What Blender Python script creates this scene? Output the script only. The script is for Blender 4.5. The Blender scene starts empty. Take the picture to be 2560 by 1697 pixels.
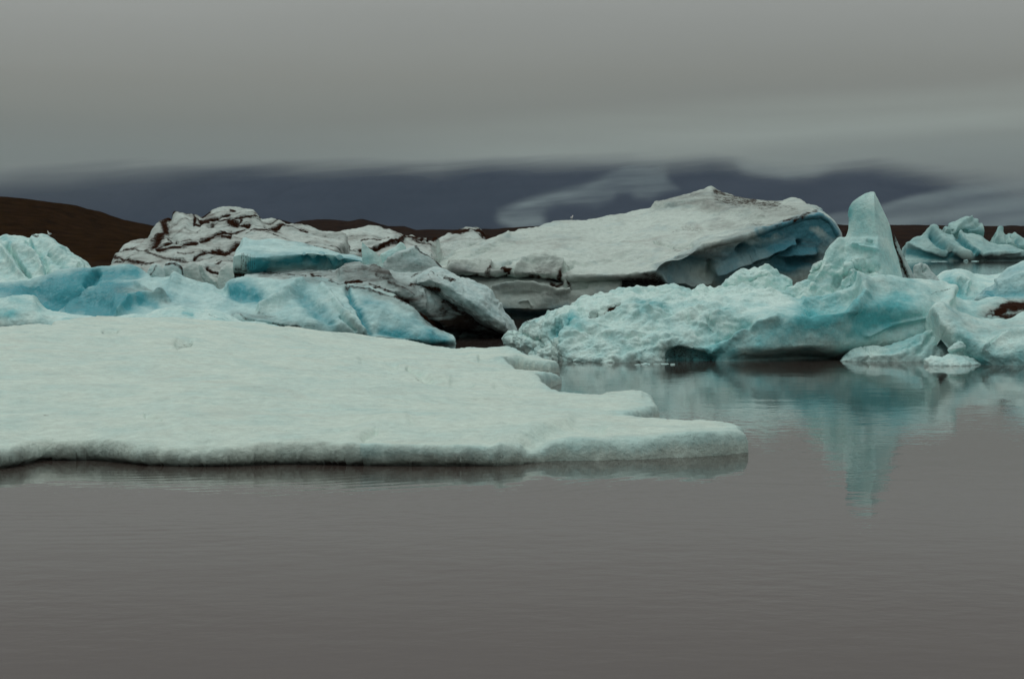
import bpy, math
import numpy as np
from mathutils import Vector
# ------------------------------------------------------------------ camera
S = bpy.context.scene
COL = S.collection
F = 4977.8            # focal length in pixels of the 2560 px wide frame (70 mm lens)
HZ = 617.5            # horizon row of that frame
CAMH = 5.0
PITCH = math.atan((848.5 - HZ) / F)
cam = bpy.data.objects.new('camera', bpy.data.cameras.new('camera'))
COL.objects.link(cam)
cam.data.sensor_width = 36.0
cam.data.lens = 70.0
cam.data.clip_start = 0.5
cam.data.clip_end = 60000.0
cam.location = (0, 0, CAMH)
cam.rotation_euler = (math.pi / 2 - PITCH, 0, 0)
S.camera = cam
S.render.resolution_x, S.render.resolution_y = 1024, 678
# ------------------------------------------------------------------ colour management
S.view_settings.view_transform = 'Standard'
S.view_settings.look = 'None'
S.view_settings.exposure = 0.0
S.view_settings.gamma = 1.0
# ------------------------------------------------------------------ sun (veiled by the overcast)
SUN_EL, SUN_AZ = math.radians(48), math.radians(-35)
sl = bpy.data.lights.new('sun', 'SUN')
sl.energy = 0.5
sl.angle = math.radians(25)
sl.color = (1.0, 0.97, 0.93)
so = bpy.data.objects.new('sun', sl)
COL.objects.link(so)
sd = Vector((math.sin(SUN_AZ) * math.cos(SUN_EL), -math.cos(SUN_AZ) * math.cos(SUN_EL) * -0.35, math.sin(SUN_EL)))
so.rotation_euler = sd.to_track_quat('Z', 'Y').to_euler()
# ------------------------------------------------------------------ world: overcast sky
W = bpy.data.worlds.new('World')
S.world = W
W.use_nodes = True
def N(nt, typ, **kw):
    n = nt.nodes.new(typ)
    for k, v in kw.items():
        if k.startswith('i_'):
            n.inputs[k[2:]].default_value = v
        elif k.startswith('n_'):
            n.inputs[int(k[2:])].default_value = v
        else:
            setattr(n, k, v)
    return n
def ramp(nt, stops, interp='LINEAR'):
    r = nt.nodes.new('ShaderNodeValToRGB')
    r.color_ramp.interpolation = interp
    e = r.color_ramp.elements
    while len(e) < len(stops): e.new(0.5)
    for el, (p, c) in zip(e, stops):
        el.position = p
        el.color = c if len(c) == 4 else (*c, 1)
    return r
def g1(v): return (v, v, v, 1)
nt = W.node_tree; nt.nodes.clear(); L = nt.links.new
out = N(nt, 'ShaderNodeOutputWorld')
bg = N(nt, 'ShaderNodeBackground', i_Strength=1.0)
L(bg.outputs[0], out.inputs[0])
tc = N(nt, 'ShaderNodeTexCoord')
sky = N(nt, 'ShaderNodeTexSky', sky_type='NISHITA', sun_disc=False)
sky.sun_elevation = SUN_EL; sky.sun_rotation = SUN_AZ; sky.dust_density = 3.0
skm = N(nt, 'ShaderNodeMix', data_type='RGBA', blend_type='MULTIPLY', n_0=1.0)
skm.inputs[7].default_value = (0.05, 0.05, 0.05, 1)
L(sky.outputs[0], skm.inputs[6])
sep = N(nt, 'ShaderNodeSeparateXYZ'); L(tc.outputs['Generated'], sep.inputs[0])
# streaky noise: stretched along the horizon
mp = N(nt, 'ShaderNodeMapping'); mp.inputs['Scale'].default_value = (1.6, 1.6, 13)
mp.inputs['Rotation'].default_value = (0, math.radians(2.5), 0)
L(tc.outputs['Generated'], mp.inputs[0])
nz = N(nt, 'ShaderNodeTexNoise', i_Scale=2.2, i_Detail=5.0, i_Roughness=0.5, i_Distortion=0.5)
L(mp.outputs[0], nz.inputs[0])
# elevation warped by the noise
wz = N(nt, 'ShaderNodeMath', operation='MULTIPLY_ADD', n_1=0.016, n_2=-0.008); L(nz.outputs[0], wz.inputs[0])
ez = N(nt, 'ShaderNodeMath', operation='ADD'); L(sep.outputs[2], ez.inputs[0]); L(wz.outputs[0], ez.inputs[1])
mr = N(nt, 'ShaderNodeMapRange', n_1=-0.02, n_2=0.98); L(ez.outputs[0], mr.inputs[0])
rp = ramp(nt, [(0.0, (.140, .164, .162)), (0.050, (.148, .174, .168)), (0.066, (.160, .186, .176)), (0.085, (.185, .199, .178)),
               (0.105, (.226, .232, .204)), (0.150, (.325, .335, .312)), (0.21, (.295, .290, .272)), (0.32, (.32, .315, .31)), (0.6, (.56, .56, .55)), (1.0, (.92, .92, .91))])
L(mr.outputs[0], rp.inputs[0])
nb = N(nt, 'ShaderNodeTexNoise', i_Scale=0.9, i_Detail=3.0); L(mp.outputs[0], nb.inputs[0])
br = N(nt, 'ShaderNodeMapRange', n_1=0.3, n_2=0.7, n_3=0.95, n_4=1.05); L(nb.outputs[0], br.inputs[0])
cm = N(nt, 'ShaderNodeVectorMath', operation='SCALE'); L(rp.outputs[0], cm.inputs[0]); L(br.outputs[0], cm.inputs['Scale'])
# paler sheet of low cloud, brighter and higher towards the right
e2 = N(nt, 'ShaderNodeMath', operation='MULTIPLY_ADD', n_1=-0.055); L(sep.outputs[0], e2.inputs[0]); L(ez.outputs[0], e2.inputs[2])
wb = ramp(nt, [(0.0, g1(.2)), (0.30, g1(.55)), (0.46, g1(1)), (0.60, g1(.62)), (0.78, g1(.0)), (0.9, g1(0))], 'EASE')
eb = N(nt, 'ShaderNodeMapRange', n_1=0.02, n_2=0.085); L(e2.outputs[0], eb.inputs[0]); L(eb.outputs[0], wb.inputs[0])
xm = N(nt, 'ShaderNodeMapRange', interpolation_type='SMOOTHSTEP', n_1=-0.16, n_2=0.10, n_3=0.15, n_4=1.0); L(sep.outputs[0], xm.inputs[0])
mp3 = N(nt, 'ShaderNodeMapping'); mp3.inputs['Scale'].default_value = (4, 4, 34); mp3.inputs['Rotation'].default_value = (0, math.radians(5), 0); L(tc.outputs['Generated'], mp3.inputs[0])
n6 = N(nt, 'ShaderNodeTexNoise', i_Scale=1.4, i_Detail=5.0, i_Roughness=0.55, i_Distortion=0.8); L(mp3.outputs[0], n6.inputs[0])
n7 = N(nt, 'ShaderNodeMapRange', n_1=0.3, n_2=0.7, n_3=0.7, n_4=1.15); L(n6.outputs[0], n7.inputs[0])
wm = N(nt, 'ShaderNodeMath', operation='MULTIPLY'); L(wb.outputs[0], wm.inputs[0]); L(xm.outputs[0], wm.inputs[1])
wn = N(nt, 'ShaderNodeMath', operation='MULTIPLY'); L(wm.outputs[0], wn.inputs[0]); L(n7.outputs[0], wn.inputs[1])
ca = N(nt, 'ShaderNodeVectorMath', operation='MULTIPLY_ADD'); L(wn.outputs[0], ca.inputs[0]); ca.inputs[1].default_value = (.078, .096, .088); L(cm.outputs[0], ca.inputs[2])
cm = ca
mx = N(nt, 'ShaderNodeMix', data_type='RGBA', n_0=0.94); L(skm.outputs[2], mx.inputs[6]); L(cm.outputs[0], mx.inputs[7])
L(mx.outputs[2], bg.inputs[0])

# ------------------------------------------------------------------ pixel <-> world
cp, sp = math.cos(PITCH), math.sin(PITCH)
def PX(x, y, Y):
    """world point at distance Y (m) behind frame position x, y (2560 px frame)"""
    x = np.asarray(x, float); y = np.asarray(y, float); Y = np.asarray(Y, float)
    cx = (x - 1280) / F; cy = -(y - 848.5) / F
    dy = cp + cy * sp; dz = -sp + cy * cp
    t = Y / dy
    return np.stack([cx * t, Y + 0 * t, CAMH + dz * t], -1)
def PZ(x, y, z):
    """world point of height z seen at frame position x, y (below the horizon)"""
    x = np.asarray(x, float); y = np.asarray(y, float)
    cy = -(y - 848.5) / F
    dy = cp + cy * sp; dz = -sp + cy * cp
    t = (np.asarray(z, float) - CAMH) / dz
    return PX(x, y, dy * t)
def proj(P):
    d = P - np.array([0, 0, CAMH])
    f = d[..., 1] * cp - d[..., 2] * sp
    u = d[..., 1] * sp + d[..., 2] * cp
    return 1280 + F * d[..., 0] / f, 848.5 - F * u / f
def CV(x0, y0, s): return lambda x, y: (x0 + x / s, y0 + y / s)
C0 = lambda x, y: (x, y)
C1 = CV(0, 450, 3.38); C2 = CV(500, 450, 2.9575); C3 = CV(1050, 440, 3.38)
C4 = CV(1300, 600, 2.9575); C5 = CV(1950, 440, 3.0148); C6 = CV(0, 750, 2.366); C7 = CV(900, 800, 2.151)
def row(C, pts):
    """one feature line of a berg: frame position and distance of each point"""
    a = np.array(pts, float)
    x, y = C(a[:, 0], a[:, 1])
    return np.stack([x, y, a[:, 2]], -1)

# ------------------------------------------------------------------ noise
_rng = np.random.RandomState(7)
_G = _rng.normal(size=(4096, 3)); _G /= np.linalg.norm(_G, axis=1)[:, None]
def _h(i, j, k):
    return ((i * 73856093) ^ (j * 19349663) ^ (k * 83492791)) & 4095
def pnoise(P):
    shp = P.shape[:-1]; P = P.reshape(-1, 3)
    I = np.floor(P).astype(np.int64); f = P - I
    w = f * f * f * (f * (f * 6 - 15) + 10)
    o = np.zeros(len(P))
    for a in (0, 1):
        wa = w[:, 0] if a else 1 - w[:, 0]
        for b in (0, 1):
            wb = w[:, 1] if b else 1 - w[:, 1]
            for c in (0, 1):
                wc = w[:, 2] if c else 1 - w[:, 2]
                g = _G[_h(I[:, 0] + a, I[:, 1] + b, I[:, 2] + c)]
                o += wa * wb * wc * (g[:, 0] * (f[:, 0] - a) + g[:, 1] * (f[:, 1] - b) + g[:, 2] * (f[:, 2] - c))
    return o.reshape(shp)
def fbm(P, scale, octv=4, rough=0.5, seed=0.0, st=(1, 1, 1), ridged=False):
    P = P * (np.array(st) / scale) + seed
    o = np.zeros(P.shape[:-1]); a = 1.0; s = 0
    for _ in range(octv):
        n = pnoise(P)
        o += a * ((0.35 - np.abs(n)) * 2 if ridged else n * 1.6)
        s += a; a *= rough; P = P * 2.03 + 11.7
    return o / s
_J = _rng.rand(4096, 3)
def worley(P, scale, seed=0.0, st=(1, 1, 1)):
    shp = P.shape[:-1]
    P = (P * (np.array(st) / scale) + seed).reshape(-1, 3)
    I = np.floor(P).astype(np.int64); best = np.full(len(P), 9.0)
    for a in (-1, 0, 1):
        for b in (-1, 0, 1):
            for c in (-1, 0, 1):
                Q = I + (a, b, c)
                d = Q + _J[_h(Q[:, 0], Q[:, 1], Q[:, 2])] - P
                best = np.minimum(best, (d * d).sum(1))
    return np.sqrt(best).reshape(shp)

# ------------------------------------------------------------------ mesh helpers
def grid_mesh(name, grids, mat, attrs=(), parent=None):
    """grids: list of (V[nv,nu,3], wrap, {attr: [nv,nu]}) joined into ONE mesh object"""
    VV, FF, AA = [], [], {a: [] for a in attrs}; off = 0
    for V, wrap, at in grids:
        nv, nu = V.shape[:2]
        idx = np.arange(nv * nu).reshape(nv, nu) + off
        if wrap: idx = np.concatenate([idx, idx[:, :1]], 1)
        q = np.stack([idx[:-1, :-1], idx[:-1, 1:], idx[1:, 1:], idx[1:, :-1]], -1).reshape(-1, 4)
        VV.append(V.reshape(-1, 3)); FF.append(q); off += nv * nu
        for a in attrs: AA[a].append(np.asarray(at[a]).reshape(-1))
    V = np.concatenate(VV).astype(np.float32); Q = np.concatenate(FF).astype(np.int32)
    c0 = V.mean(0).copy(); c0[2] = 0
    me = bpy.data.meshes.new(name)
    me.vertices.add(len(V)); me.vertices.foreach_set('co', (V - c0).ravel())
    me.loops.add(Q.size); me.loops.foreach_set('vertex_index', Q.ravel())
    me.polygons.add(len(Q))
    me.polygons.foreach_set('loop_start', np.arange(0, Q.size, 4, dtype=np.int32))
    me.polygons.foreach_set('loop_total', np.full(len(Q), 4, dtype=np.int32))
    me.polygons.foreach_set('use_smooth', np.ones(len(Q), dtype=bool))
    me.update(); me.validate()
    for a in attrs:
        at = me.attributes.new(a, 'FLOAT', 'POINT')
        at.data.foreach_set('value', np.concatenate(AA[a]).astype(np.float32))
    me.materials.append(mat)
    o = bpy.data.objects.new(name, me); COL.objects.link(o)
    o.location = c0.tolist()
    if parent is not None:
        o.parent = parent; o.location = (c0 - np.array(parent.location)).tolist()
    return o
def tag(o, label=None, cat=None, group=None, kind=None):
    if label: o['label'] = label
    if cat: o['category'] = cat
    if group: o['group'] = group
    if kind: o['kind'] = kind
    return o
def resample(pts, n):
    x = pts[:, 0]
    if np.all(np.diff(x) > 0): u = (x - x[0]) / (x[-1] - x[0])
    else:
        d = np.hypot(np.diff(pts[:, 0]), np.diff(pts[:, 1])); u = np.concatenate([[0], np.cumsum(d)]); u /= u[-1]
    t = np.linspace(0, 1, n)
    return np.stack([np.interp(t, u, pts[:, k]) for k in range(pts.shape[1])], -1)
def smooth_u(A, k):
    if k < 1: return A
    ker = np.hanning(2 * k + 3)[1:-1]; ker /= ker.sum()
    P = np.concatenate([np.repeat(A[:, :1], k, 1), A, np.repeat(A[:, -1:], k, 1)], 1)
    o = np.zeros_like(A)
    for i, w in enumerate(ker): o += w * P[:, i:i + A.shape[1]]
    return o
def pchip_rows(R, t):
    """monotone cubic through rows R[k, nu, 3] at parameters t (0..k-1)"""
    n = len(R); d = R[1:] - R[:-1]
    m = np.zeros_like(R)
    if n > 2:
        a, b = d[:-1], d[1:]
        with np.errstate(divide='ignore', invalid='ignore'):
            h = 2 * a * b / (a + b)
        m[1:-1] = np.where(a * b > 0, h, 0)
    m[0] = d[0]; m[-1] = d[-1]
    i = np.clip(np.floor(t).astype(int), 0, n - 2); f = (t - i)[:, None, None]
    f2, f3 = f * f, f * f * f
    return (2 * f3 - 3 * f2 + 1) * R[i] + (f3 - 2 * f2 + f) * m[i] + (-2 * f3 + 3 * f2) * R[i + 1] + (f3 - f2) * m[i + 1]
def densify(R, step, sharp=(), minn=2):
    """R[k,nu,3] world rows -> fine grid; rows listed in sharp stay creases"""
    brk = sorted(set([0, len(R) - 1] + [s for s in sharp if 0 < s < len(R) - 1]))
    out = []
    for a, b in zip(brk[:-1], brk[1:]):
        seg = R[a:b + 1]
        ts = []
        for k in range(b - a):
            L_ = np.linalg.norm(seg[k + 1] - seg[k], axis=-1).mean()
            n = int(np.clip(L_ / step, minn, 400))
            ts.append(k + np.arange(n) / n)
        t = np.concatenate(ts)
        if b == len(R) - 1: t = np.append(t, b - a)
        out.append(pchip_rows(seg, t))
    return np.concatenate(out)
def normals(V, wrap=False):
    if wrap:
        du = np.roll(V, -1, 1) - np.roll(V, 1, 1)
    else:
        du = np.gradient(V, axis=1)
    dv = np.gradient(V, axis=0)
    n = np.cross(du, dv)
    l = np.linalg.norm(n, axis=-1, keepdims=True)
    return n / np.maximum(l, 1e-9)
def caps(R, bulge):
    """close both ends of the rows by shrinking columns"""
    out = [R]
    for side in (0, -1):
        e = R[:, side]; c = e.mean(0)
        dirx = -1 if side == 0 else 1
        cols = []
        for k in (0.35, 0.65, 0.88, 1.0):
            q = c + (e - c) * math.sqrt(max(0, 1 - k * k)) * 1.0
            q = q + np.array([dirx * bulge * k, 0, 0])
            cols.append(q)
        cols = np.stack(cols, 1)
        if side == 0: out.insert(0, cols[:, ::-1])
        else: out.append(cols)
    return np.concatenate(out, 1)
def segdist(x, y, pts):
    d = np.full(x.shape, 1e9)
    if len(pts) == 1: return np.hypot(x - pts[0][0], y - pts[0][1])
    for (x0, y0), (x1, y1) in zip(pts[:-1], pts[1:]):
        dx, dy = x1 - x0, y1 - y0; l2 = dx * dx + dy * dy + 1e-9
        t = np.clip(((x - x0) * dx + (y - y0) * dy) / l2, 0, 1)
        d = np.minimum(d, np.hypot(x - x0 - t * dx, y - y0 - t * dy))
    return d
def sculpt(V, wrap, noise, feats, seed, yref=1.0, up=None):
    """push the surface in and out: fractal noise plus ridges, grooves and hollows that belong to this berg,
    and record where grit ('dirt') and bare blue ice ('blue') lie on it"""
    n = normals(V, wrap)
    # outward = roughly towards the viewer / up on the front
    P = V.copy()
    px, py = proj(V)
    front = (n[..., 1] < 0.35) | (n[..., 2] > 0.2)
    dirt = np.zeros(V.shape[:2]); blue = np.zeros(V.shape[:2]); off = np.zeros(V.shape[:2]); film = np.zeros(V.shape[:2])
    wpx = V[:1, :1, 1].mean() * 0 + np.mean(V[..., 1]) / F      # metres per frame pixel
    w3 = fbm(V, 45 * wpx, 4, 0.6, seed + 71); w1 = fbm(V, 28 * wpx, 4, 0.6, seed + 3); w2 = fbm(V, 28 * wpx, 4, 0.6, seed + 31)
    for ft in feats:
        kind, C, pts, wd, amt = ft[:5]
        warp = ft[5] if len(ft) > 5 else min(10, wd * 0.9)
        pp = [C(a, b) for a, b in pts]
        s = {id(C1): 3.38, id(C2): 2.9575, id(C3): 3.38, id(C4): 2.9575, id(C5): 3.0148, id(C6): 2.366, id(C7): 2.151}.get(id(C), 1.0)
        w = wd / s
        wp = warp / s * 1.6
        d = segdist(px + w1 * wp, py + w2 * wp, pp)
        if kind == 'd' and wd < 30: w = w * np.clip(1 + 1.5 * w3, 0.25, 2.2)
        g = np.exp(-(d / w) ** 2)
        if kind == 'd' and amt >= 0.8: film = np.maximum(film, np.exp(-(d / (w * 2.4)) ** 2) * 0.45)
        if 'd' in kind: dirt = np.maximum(dirt, g * (amt if kind == 'd' else 1))
        if 'b' in kind: blue = blue + g * (amt if kind == 'b' else 0.0)
        if 'g' in kind: off += g * amt
        if 'm' in kind: film = np.maximum(film, g * amt)
    for q in noise:
        if q[0] == 'f': off += fbm(V, q[1], q[3] if len(q) > 3 else 5, 0.5, seed, q[4] if len(q) > 4 else (1, 1, 1)) * q[2]
        elif q[0] == 'r': off += fbm(V, q[1], q[3] if len(q) > 3 else 4, 0.5, seed + 5, q[4] if len(q) > 4 else (1, 1, 1), True) * q[2]
        elif q[0] == 'w':      # scalloped: cells pushed in
            wv = worley(V + fbm(V, q[1] * 1.5, 2, 0.5, seed + 9)[..., None] * q[1] * 0.5, q[1], seed, q[3] if len(q) > 3 else (1, 1, 1))
            off += (wv - 0.5) * q[2]
        elif q[0] == 'p':      # puffy: cells pushed out
            wv = worley(V + fbm(V, q[1] * 1.5, 2, 0.5, seed + 9)[..., None] * q[1] * 0.5, q[1], seed + 4, q[3] if len(q) > 3 else (1, 1, 1))
            off += (0.5 - wv) * q[2]
        elif q[0] == 's':      # strata: melted beds with a tilt
            zz = V[..., 2] - V[..., 0] * q[3] - V[..., 1] * q[4] + fbm(V, q[1] * 6, 3, 0.5, seed + 2) * q[1] * 1.5
            off += q[2] * np.sin(zz / q[1] * 2 * math.pi) * (0.4 + 0.6 * fbm(V, q[1] * 4, 2, 0.5, seed + 8))
    for q in noise:
        if q[0] == 't':        # ash beds: thin tilted layers, broken into stretches
            zz = V[..., 2] - np.minimum(V[..., 0] - q[3], 0) * q[2] + np.maximum(V[..., 0] - q[3], 0) * 0.16 + fbm(V, q[1] * 11, 4, 0.5, seed + 2, (.6, .3, 1)) * q[1] * 2.2
            ph = np.abs((zz / q[1]) % 1.0 - 0.5) * 2
            pat = np.clip(fbm(V, max(q[1], .6) * 4.0, 3, 0.5, seed + 12, (0.35, 0.35, 1.6)) * 2.4 + q[5], 0, 1)
            lay = np.clip(1 - ph / q[6], 0, 1) * pat
            dirt = np.maximum(dirt, lay * q[4]); off -= lay * 0.06
            film = np.maximum(film, np.clip(1 - ph / (q[6] * 2.6), 0, 1) * np.clip(pat + 0.35, 0, 1) * 0.55)
    P = V + n * off[..., None]
    return P, dict(dirt=np.clip(dirt, 0, 1), blue=np.clip(blue, -1, 1.5), film=np.clip(film, 0, 1))
def berg_loft(rows, sharp=(), depth=6.0, seed=1.0, noise=(), feats=(), bulge=0.4, under=-0.7, sm=2, auto=True, backz=0.7, step=1.7, recess=0.0):
    """rows: feature lines from the water up to the crest; the far side is closed down to the water"""
    wmax = max(r[:, 0].max() for r in rows) - min(r[:, 0].min() for r in rows)
    nu = int(np.clip(wmax / step, 24, 1600))
    R = []
    for r in rows:
        q = resample(r, nu); R.append(PX(q[:, 0], q[:, 1], q[:, 2]))
    R = np.stack(R); R = smooth_u(R, sm)
    if auto:
        b = R[0].copy(); b[:, 2] = np.minimum(b[:, 2] - 0.2, under); b[:, 1] += recess
        t = R[-1]
        b1 = t.copy(); b1[:, 1] += depth * 0.18; b1[:, 2] = t[:, 2] - 0.04 * depth
        b2 = t.copy(); b2[:, 1] += depth * 0.65; b2[:, 2] = t[:, 2] * backz
        b3 = t.copy(); b3[:, 1] += depth; b3[:, 2] = under
        R = np.concatenate([b[None], R, b1[None], b2[None], b3[None]]); sharp = [s + 1 for s in sharp]
    R = caps(R, bulge)
    wpx = R[..., 1].mean() / F
    V = densify(R, wpx * step, sharp)
    P, at = sculpt(V, False, noise, feats, seed)
    return P, False, at
def tower(C, Y, rings, seed=1.0, noise=(), feats=(), k=0.6, wedge=0.5, step=1.7, under=-0.7, top=True, ground=True, lean=0.0):
    """rings: (y, x_left, x_right[, x_ridge]) from the top down -> closed body"""
    rg = sorted(rings, key=lambda r: -r[0])
    wmax = 0; RR = []
    for r in rg:
        x0, y = C(r[1], r[0]); x1, _ = C(r[2], r[0])
        xr = C(r[3], r[0])[0] if len(r) > 3 else (x0 + x1) / 2
        RR.append((x0, x1, xr, y)); wmax = max(wmax, x1 - x0)
    nf = int(np.clip(wmax / step * 1.25, 14, 700))
    R = []
    ymin, ymax = RR[-1][3], RR[0][3]
    for x0, x1, xr, y in RR:
        th = np.linspace(0, math.pi, nf)
        u = (1 - np.cos(th)) / 2
        fr = (xr - x0) / (x1 - x0)
        u2 = np.where(u < 0.5, u * 2 * fr, fr + (u - 0.5) * 2 * (1 - fr))
        ell = np.sin(th); wdg = 1 - np.abs(2 * u - 1)
        dep = wedge * wdg + (1 - wedge) * ell
        hw = (x1 - x0) / 2 / F * Y * k
        yc = Y + lean * (ymax - y) / F * Y
        fx = x0 + (x1 - x0) * u2
        A = PX(fx, np.full(nf, y), yc - hw * dep)
        B = PX(fx[::-1][1:-1], np.full(nf - 2, y), (yc + hw * ell[::-1])[1:-1])
        R.append(np.concatenate([A, B]))
    R = np.stack(R)
    if ground:
        b = R[0].copy(); b[:, 2] = np.minimum(b[:, 2] - 0.2, under); R = np.concatenate([b[None], R])
    else:
        c = R[0].mean(0); R = np.concatenate([(c + (R[0] - c) * 0.02)[None], (c + (R[0] - c) * 0.7)[None], R])
    c = R[-1].mean(0)
    h = np.ptp(R[-1][:, 0]) * 0.10
    R = np.concatenate([R, (c + (R[-1] - c) * 0.6 + [0, 0, h])[None], (c + (R[-1] - c) * 0.02 + [0, 0, h * 1.2])[None]])
    V = densify(R, Y / F * step)
    P, at = sculpt(V, True, noise, feats, seed)
    return P, True, at

# ------------------------------------------------------------------ materials
def new_mat(name):
    m = bpy.data.materials.new(name); m.use_nodes = True
    nt = m.node_tree; nt.nodes.clear()
    o = N(nt, 'ShaderNodeOutputMaterial'); b = N(nt, 'ShaderNodeBsdfPrincipled')
    nt.links.new(b.outputs[0], o.inputs[0])
    return m, nt, b
def ice_mat(name, white=(.70, .80, .76), teal=(.22, .52, .56), grit=(.016, .0058, .0022), blue0=0.0, bscale=1.2, bump=0.25, bsc=0.25, rough=0.55, dusty=0.0, dust=(.22, .20, .17), smooth=0.25, film_shade_c=(.060, .045, .036)):
    m, nt, b = new_mat(name); L = nt.links.new
    tc = N(nt, 'ShaderNodeTexCoord')
    ad = N(nt, 'ShaderNodeAttribute', attribute_name='dirt'); ab = N(nt, 'ShaderNodeAttribute', attribute_name='blue')
    # bare blue ice against white weathered crust
    n1 = N(nt, 'ShaderNodeTexNoise', i_Scale=1 / bscale, i_Detail=6.0, i_Roughness=0.6); L(tc.outputs['Object'], n1.inputs[0])
    a1 = N(nt, 'ShaderNodeMath', operation='MULTIPLY_ADD', n_1=1.5, n_2=blue0 - 0.75); L(n1.outputs[0], a1.inputs[0])
    a2 = N(nt, 'ShaderNodeMath', operation='ADD', use_clamp=True); L(a1.outputs[0], a2.inputs[0]); L(ab.outputs['Fac'], a2.inputs[1])
    c1 = N(nt, 'ShaderNodeMix', data_type='RGBA'); c1.inputs[6].default_value = (*white, 1); c1.inputs[7].default_value = (*teal, 1)
    L(a2.outputs[0], c1.inputs[0])
    # fine mottling of the crust
    n2 = N(nt, 'ShaderNodeTexNoise', i_Scale=5.0 / bscale, i_Detail=8.0, i_Roughness=0.7); L(tc.outputs['Object'], n2.inputs[0])
    m2 = N(nt, 'ShaderNodeMapRange', n_1=0.3, n_2=0.7, n_3=0.84, n_4=1.08); L(n2.outputs[0], m2.inputs[0])
    c2 = N(nt, 'ShaderNodeVectorMath', operation='SCALE'); L(c1.outputs[2], c2.inputs[0]); L(m2.outputs[0], c2.inputs['Scale'])
    # thin dust lying in streaks
    mpp = N(nt, 'ShaderNodeMapping'); mpp.inputs['Scale'].default_value = (0.35, 0.35, 1.6); mpp.inputs['Rotation'].default_value = (0, 0.12, 0); L(tc.outputs['Object'], mpp.inputs[0])
    n4 = N(nt, 'ShaderNodeTexNoise', i_Scale=1.0 / bscale * 1.6, i_Detail=9.0, i_Roughness=0.68, i_Distortion=0.8); L(mpp.outputs[0], n4.inputs[0])
    d0 = N(nt, 'ShaderNodeMapRange', n_1=0.52, n_2=0.72, n_3=0.0, n_4=dusty); L(n4.outputs[0], d0.inputs[0])
    c4 = N(nt, 'ShaderNodeMix', data_type='RGBA'); L(d0.outputs[0], c4.inputs[0]); L(c2.outputs[0], c4.inputs[6]); c4.inputs[7].default_value = (*dust, 1)
    af = N(nt, 'ShaderNodeAttribute', attribute_name='film')
    f1 = N(nt, 'ShaderNodeMath', operation='MULTIPLY', use_clamp=True); L(af.outputs['Fac'], f1.inputs[0])
    f0 = N(nt, 'ShaderNodeMapRange', n_1=0.35, n_2=0.62, n_3=0.45, n_4=1.15); L(n4.outputs[0], f0.inputs[0]); L(f0.outputs[0], f1.inputs[1])
    c5 = N(nt, 'ShaderNodeMix', data_type='RGBA'); L(f1.outputs[0], c5.inputs[0]); L(c4.outputs[2], c5.inputs[6]); c5.inputs[7].default_value = (*film_shade_c, 1)
    c4 = c5
    # black volcanic grit
    n3 = N(nt, 'ShaderNodeTexNoise', i_Scale=9.0 / bscale, i_Detail=9.0, i_Roughness=0.8); L(tc.outputs['Object'], n3.inputs[0])
    s3 = N(nt, 'ShaderNodeMath', operation='MULTIPLY_ADD', n_1=1.9, n_2=-0.95); L(n3.outputs[0], s3.inputs[0])
    s4 = N(nt, 'ShaderNodeMath', operation='ADD'); L(s3.outputs[0], s4.inputs[0]); L(ad.outputs['Fac'], s4.inputs[1])
    d1 = N(nt, 'ShaderNodeMapRange', interpolation_type='SMOOTHSTEP', n_1=0.22, n_2=0.85); L(s4.outputs[0], d1.inputs[0])
    d2 = N(nt, 'ShaderNodeMath', operation='MULTIPLY', use_clamp=True); L(d1.outputs[0], d2.inputs[0])
    d3 = N(nt, 'ShaderNodeMapRange', n_1=0.04, n_2=0.2); L(ad.outputs['Fac'], d3.inputs[0]); L(d3.outputs[0], d2.inputs[1])
    c3 = N(nt, 'ShaderNodeMix', data_type='RGBA'); L(d2.outputs[0], c3.inputs[0]); L(c4.outputs[2], c3.inputs[6])
    gn = ramp(nt, [(0.35, grit), (0.7, tuple(1.9 * v for v in grit))]); L(n3.outputs[0], gn.inputs[0]); L(gn.outputs[0], c3.inputs[7])
    L(c3.outputs[2], b.inputs['Base Color'])
    r1 = N(nt, 'ShaderNodeMapRange', n_3=rough + 0.12, n_4=rough - smooth); L(a2.outputs[0], r1.inputs[0]); L(r1.outputs[0], b.inputs['Roughness'])
    b.inputs['IOR'].default_value = 1.31
    sv = N(nt, 'ShaderNodeMapRange', n_3=0.4, n_4=0.03); L(d2.outputs[0], sv.inputs[0]); L(sv.outputs[0], b.inputs['Specular IOR Level'])
    b1 = N(nt, 'ShaderNodeTexNoise', i_Scale=1 / bsc, i_Detail=8.0, i_Roughness=0.65); L(tc.outputs['Object'], b1.inputs[0])
    bp = N(nt, 'ShaderNodeBump', i_Strength=bump, i_Distance=bsc * 0.6); L(b1.outputs[0], bp.inputs['Height']); L(bp.outputs[0], b.inputs['Normal'])
    return m
ICE_FLOE = ice_mat('weathered_snow_ice', white=(.655, .81, .725), teal=(.40, .66, .64), blue0=0.12, bscale=1.6, bump=0.8, bsc=0.25, rough=0.65, dusty=0.4, dust=(.47, .52, .46), smooth=0.1, film_shade_c=(.055, .042, .034))
ICE_TEAL = ice_mat('blue_ice', white=(.56, .80, .77), teal=(.055, .33, .385), blue0=0.24, bscale=1.5, bump=0.4, bsc=0.2, rough=0.5, dusty=0.2)
ICE_PIT = ice_mat('pitted_ice', white=(.63, .86, .81), teal=(.11, .48, .51), blue0=0.18, bscale=0.9, bump=0.55, bsc=0.22, rough=0.5, dusty=0.15)
ICE_WHITE = ice_mat('white_ice', white=(.55, .66, .62), teal=(.33, .52, .52), blue0=0.0, bscale=1.2, bump=0.6, bsc=0.25, rough=0.65, dusty=0.7, dust=(.19, .17, .15), smooth=0.1)
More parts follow.
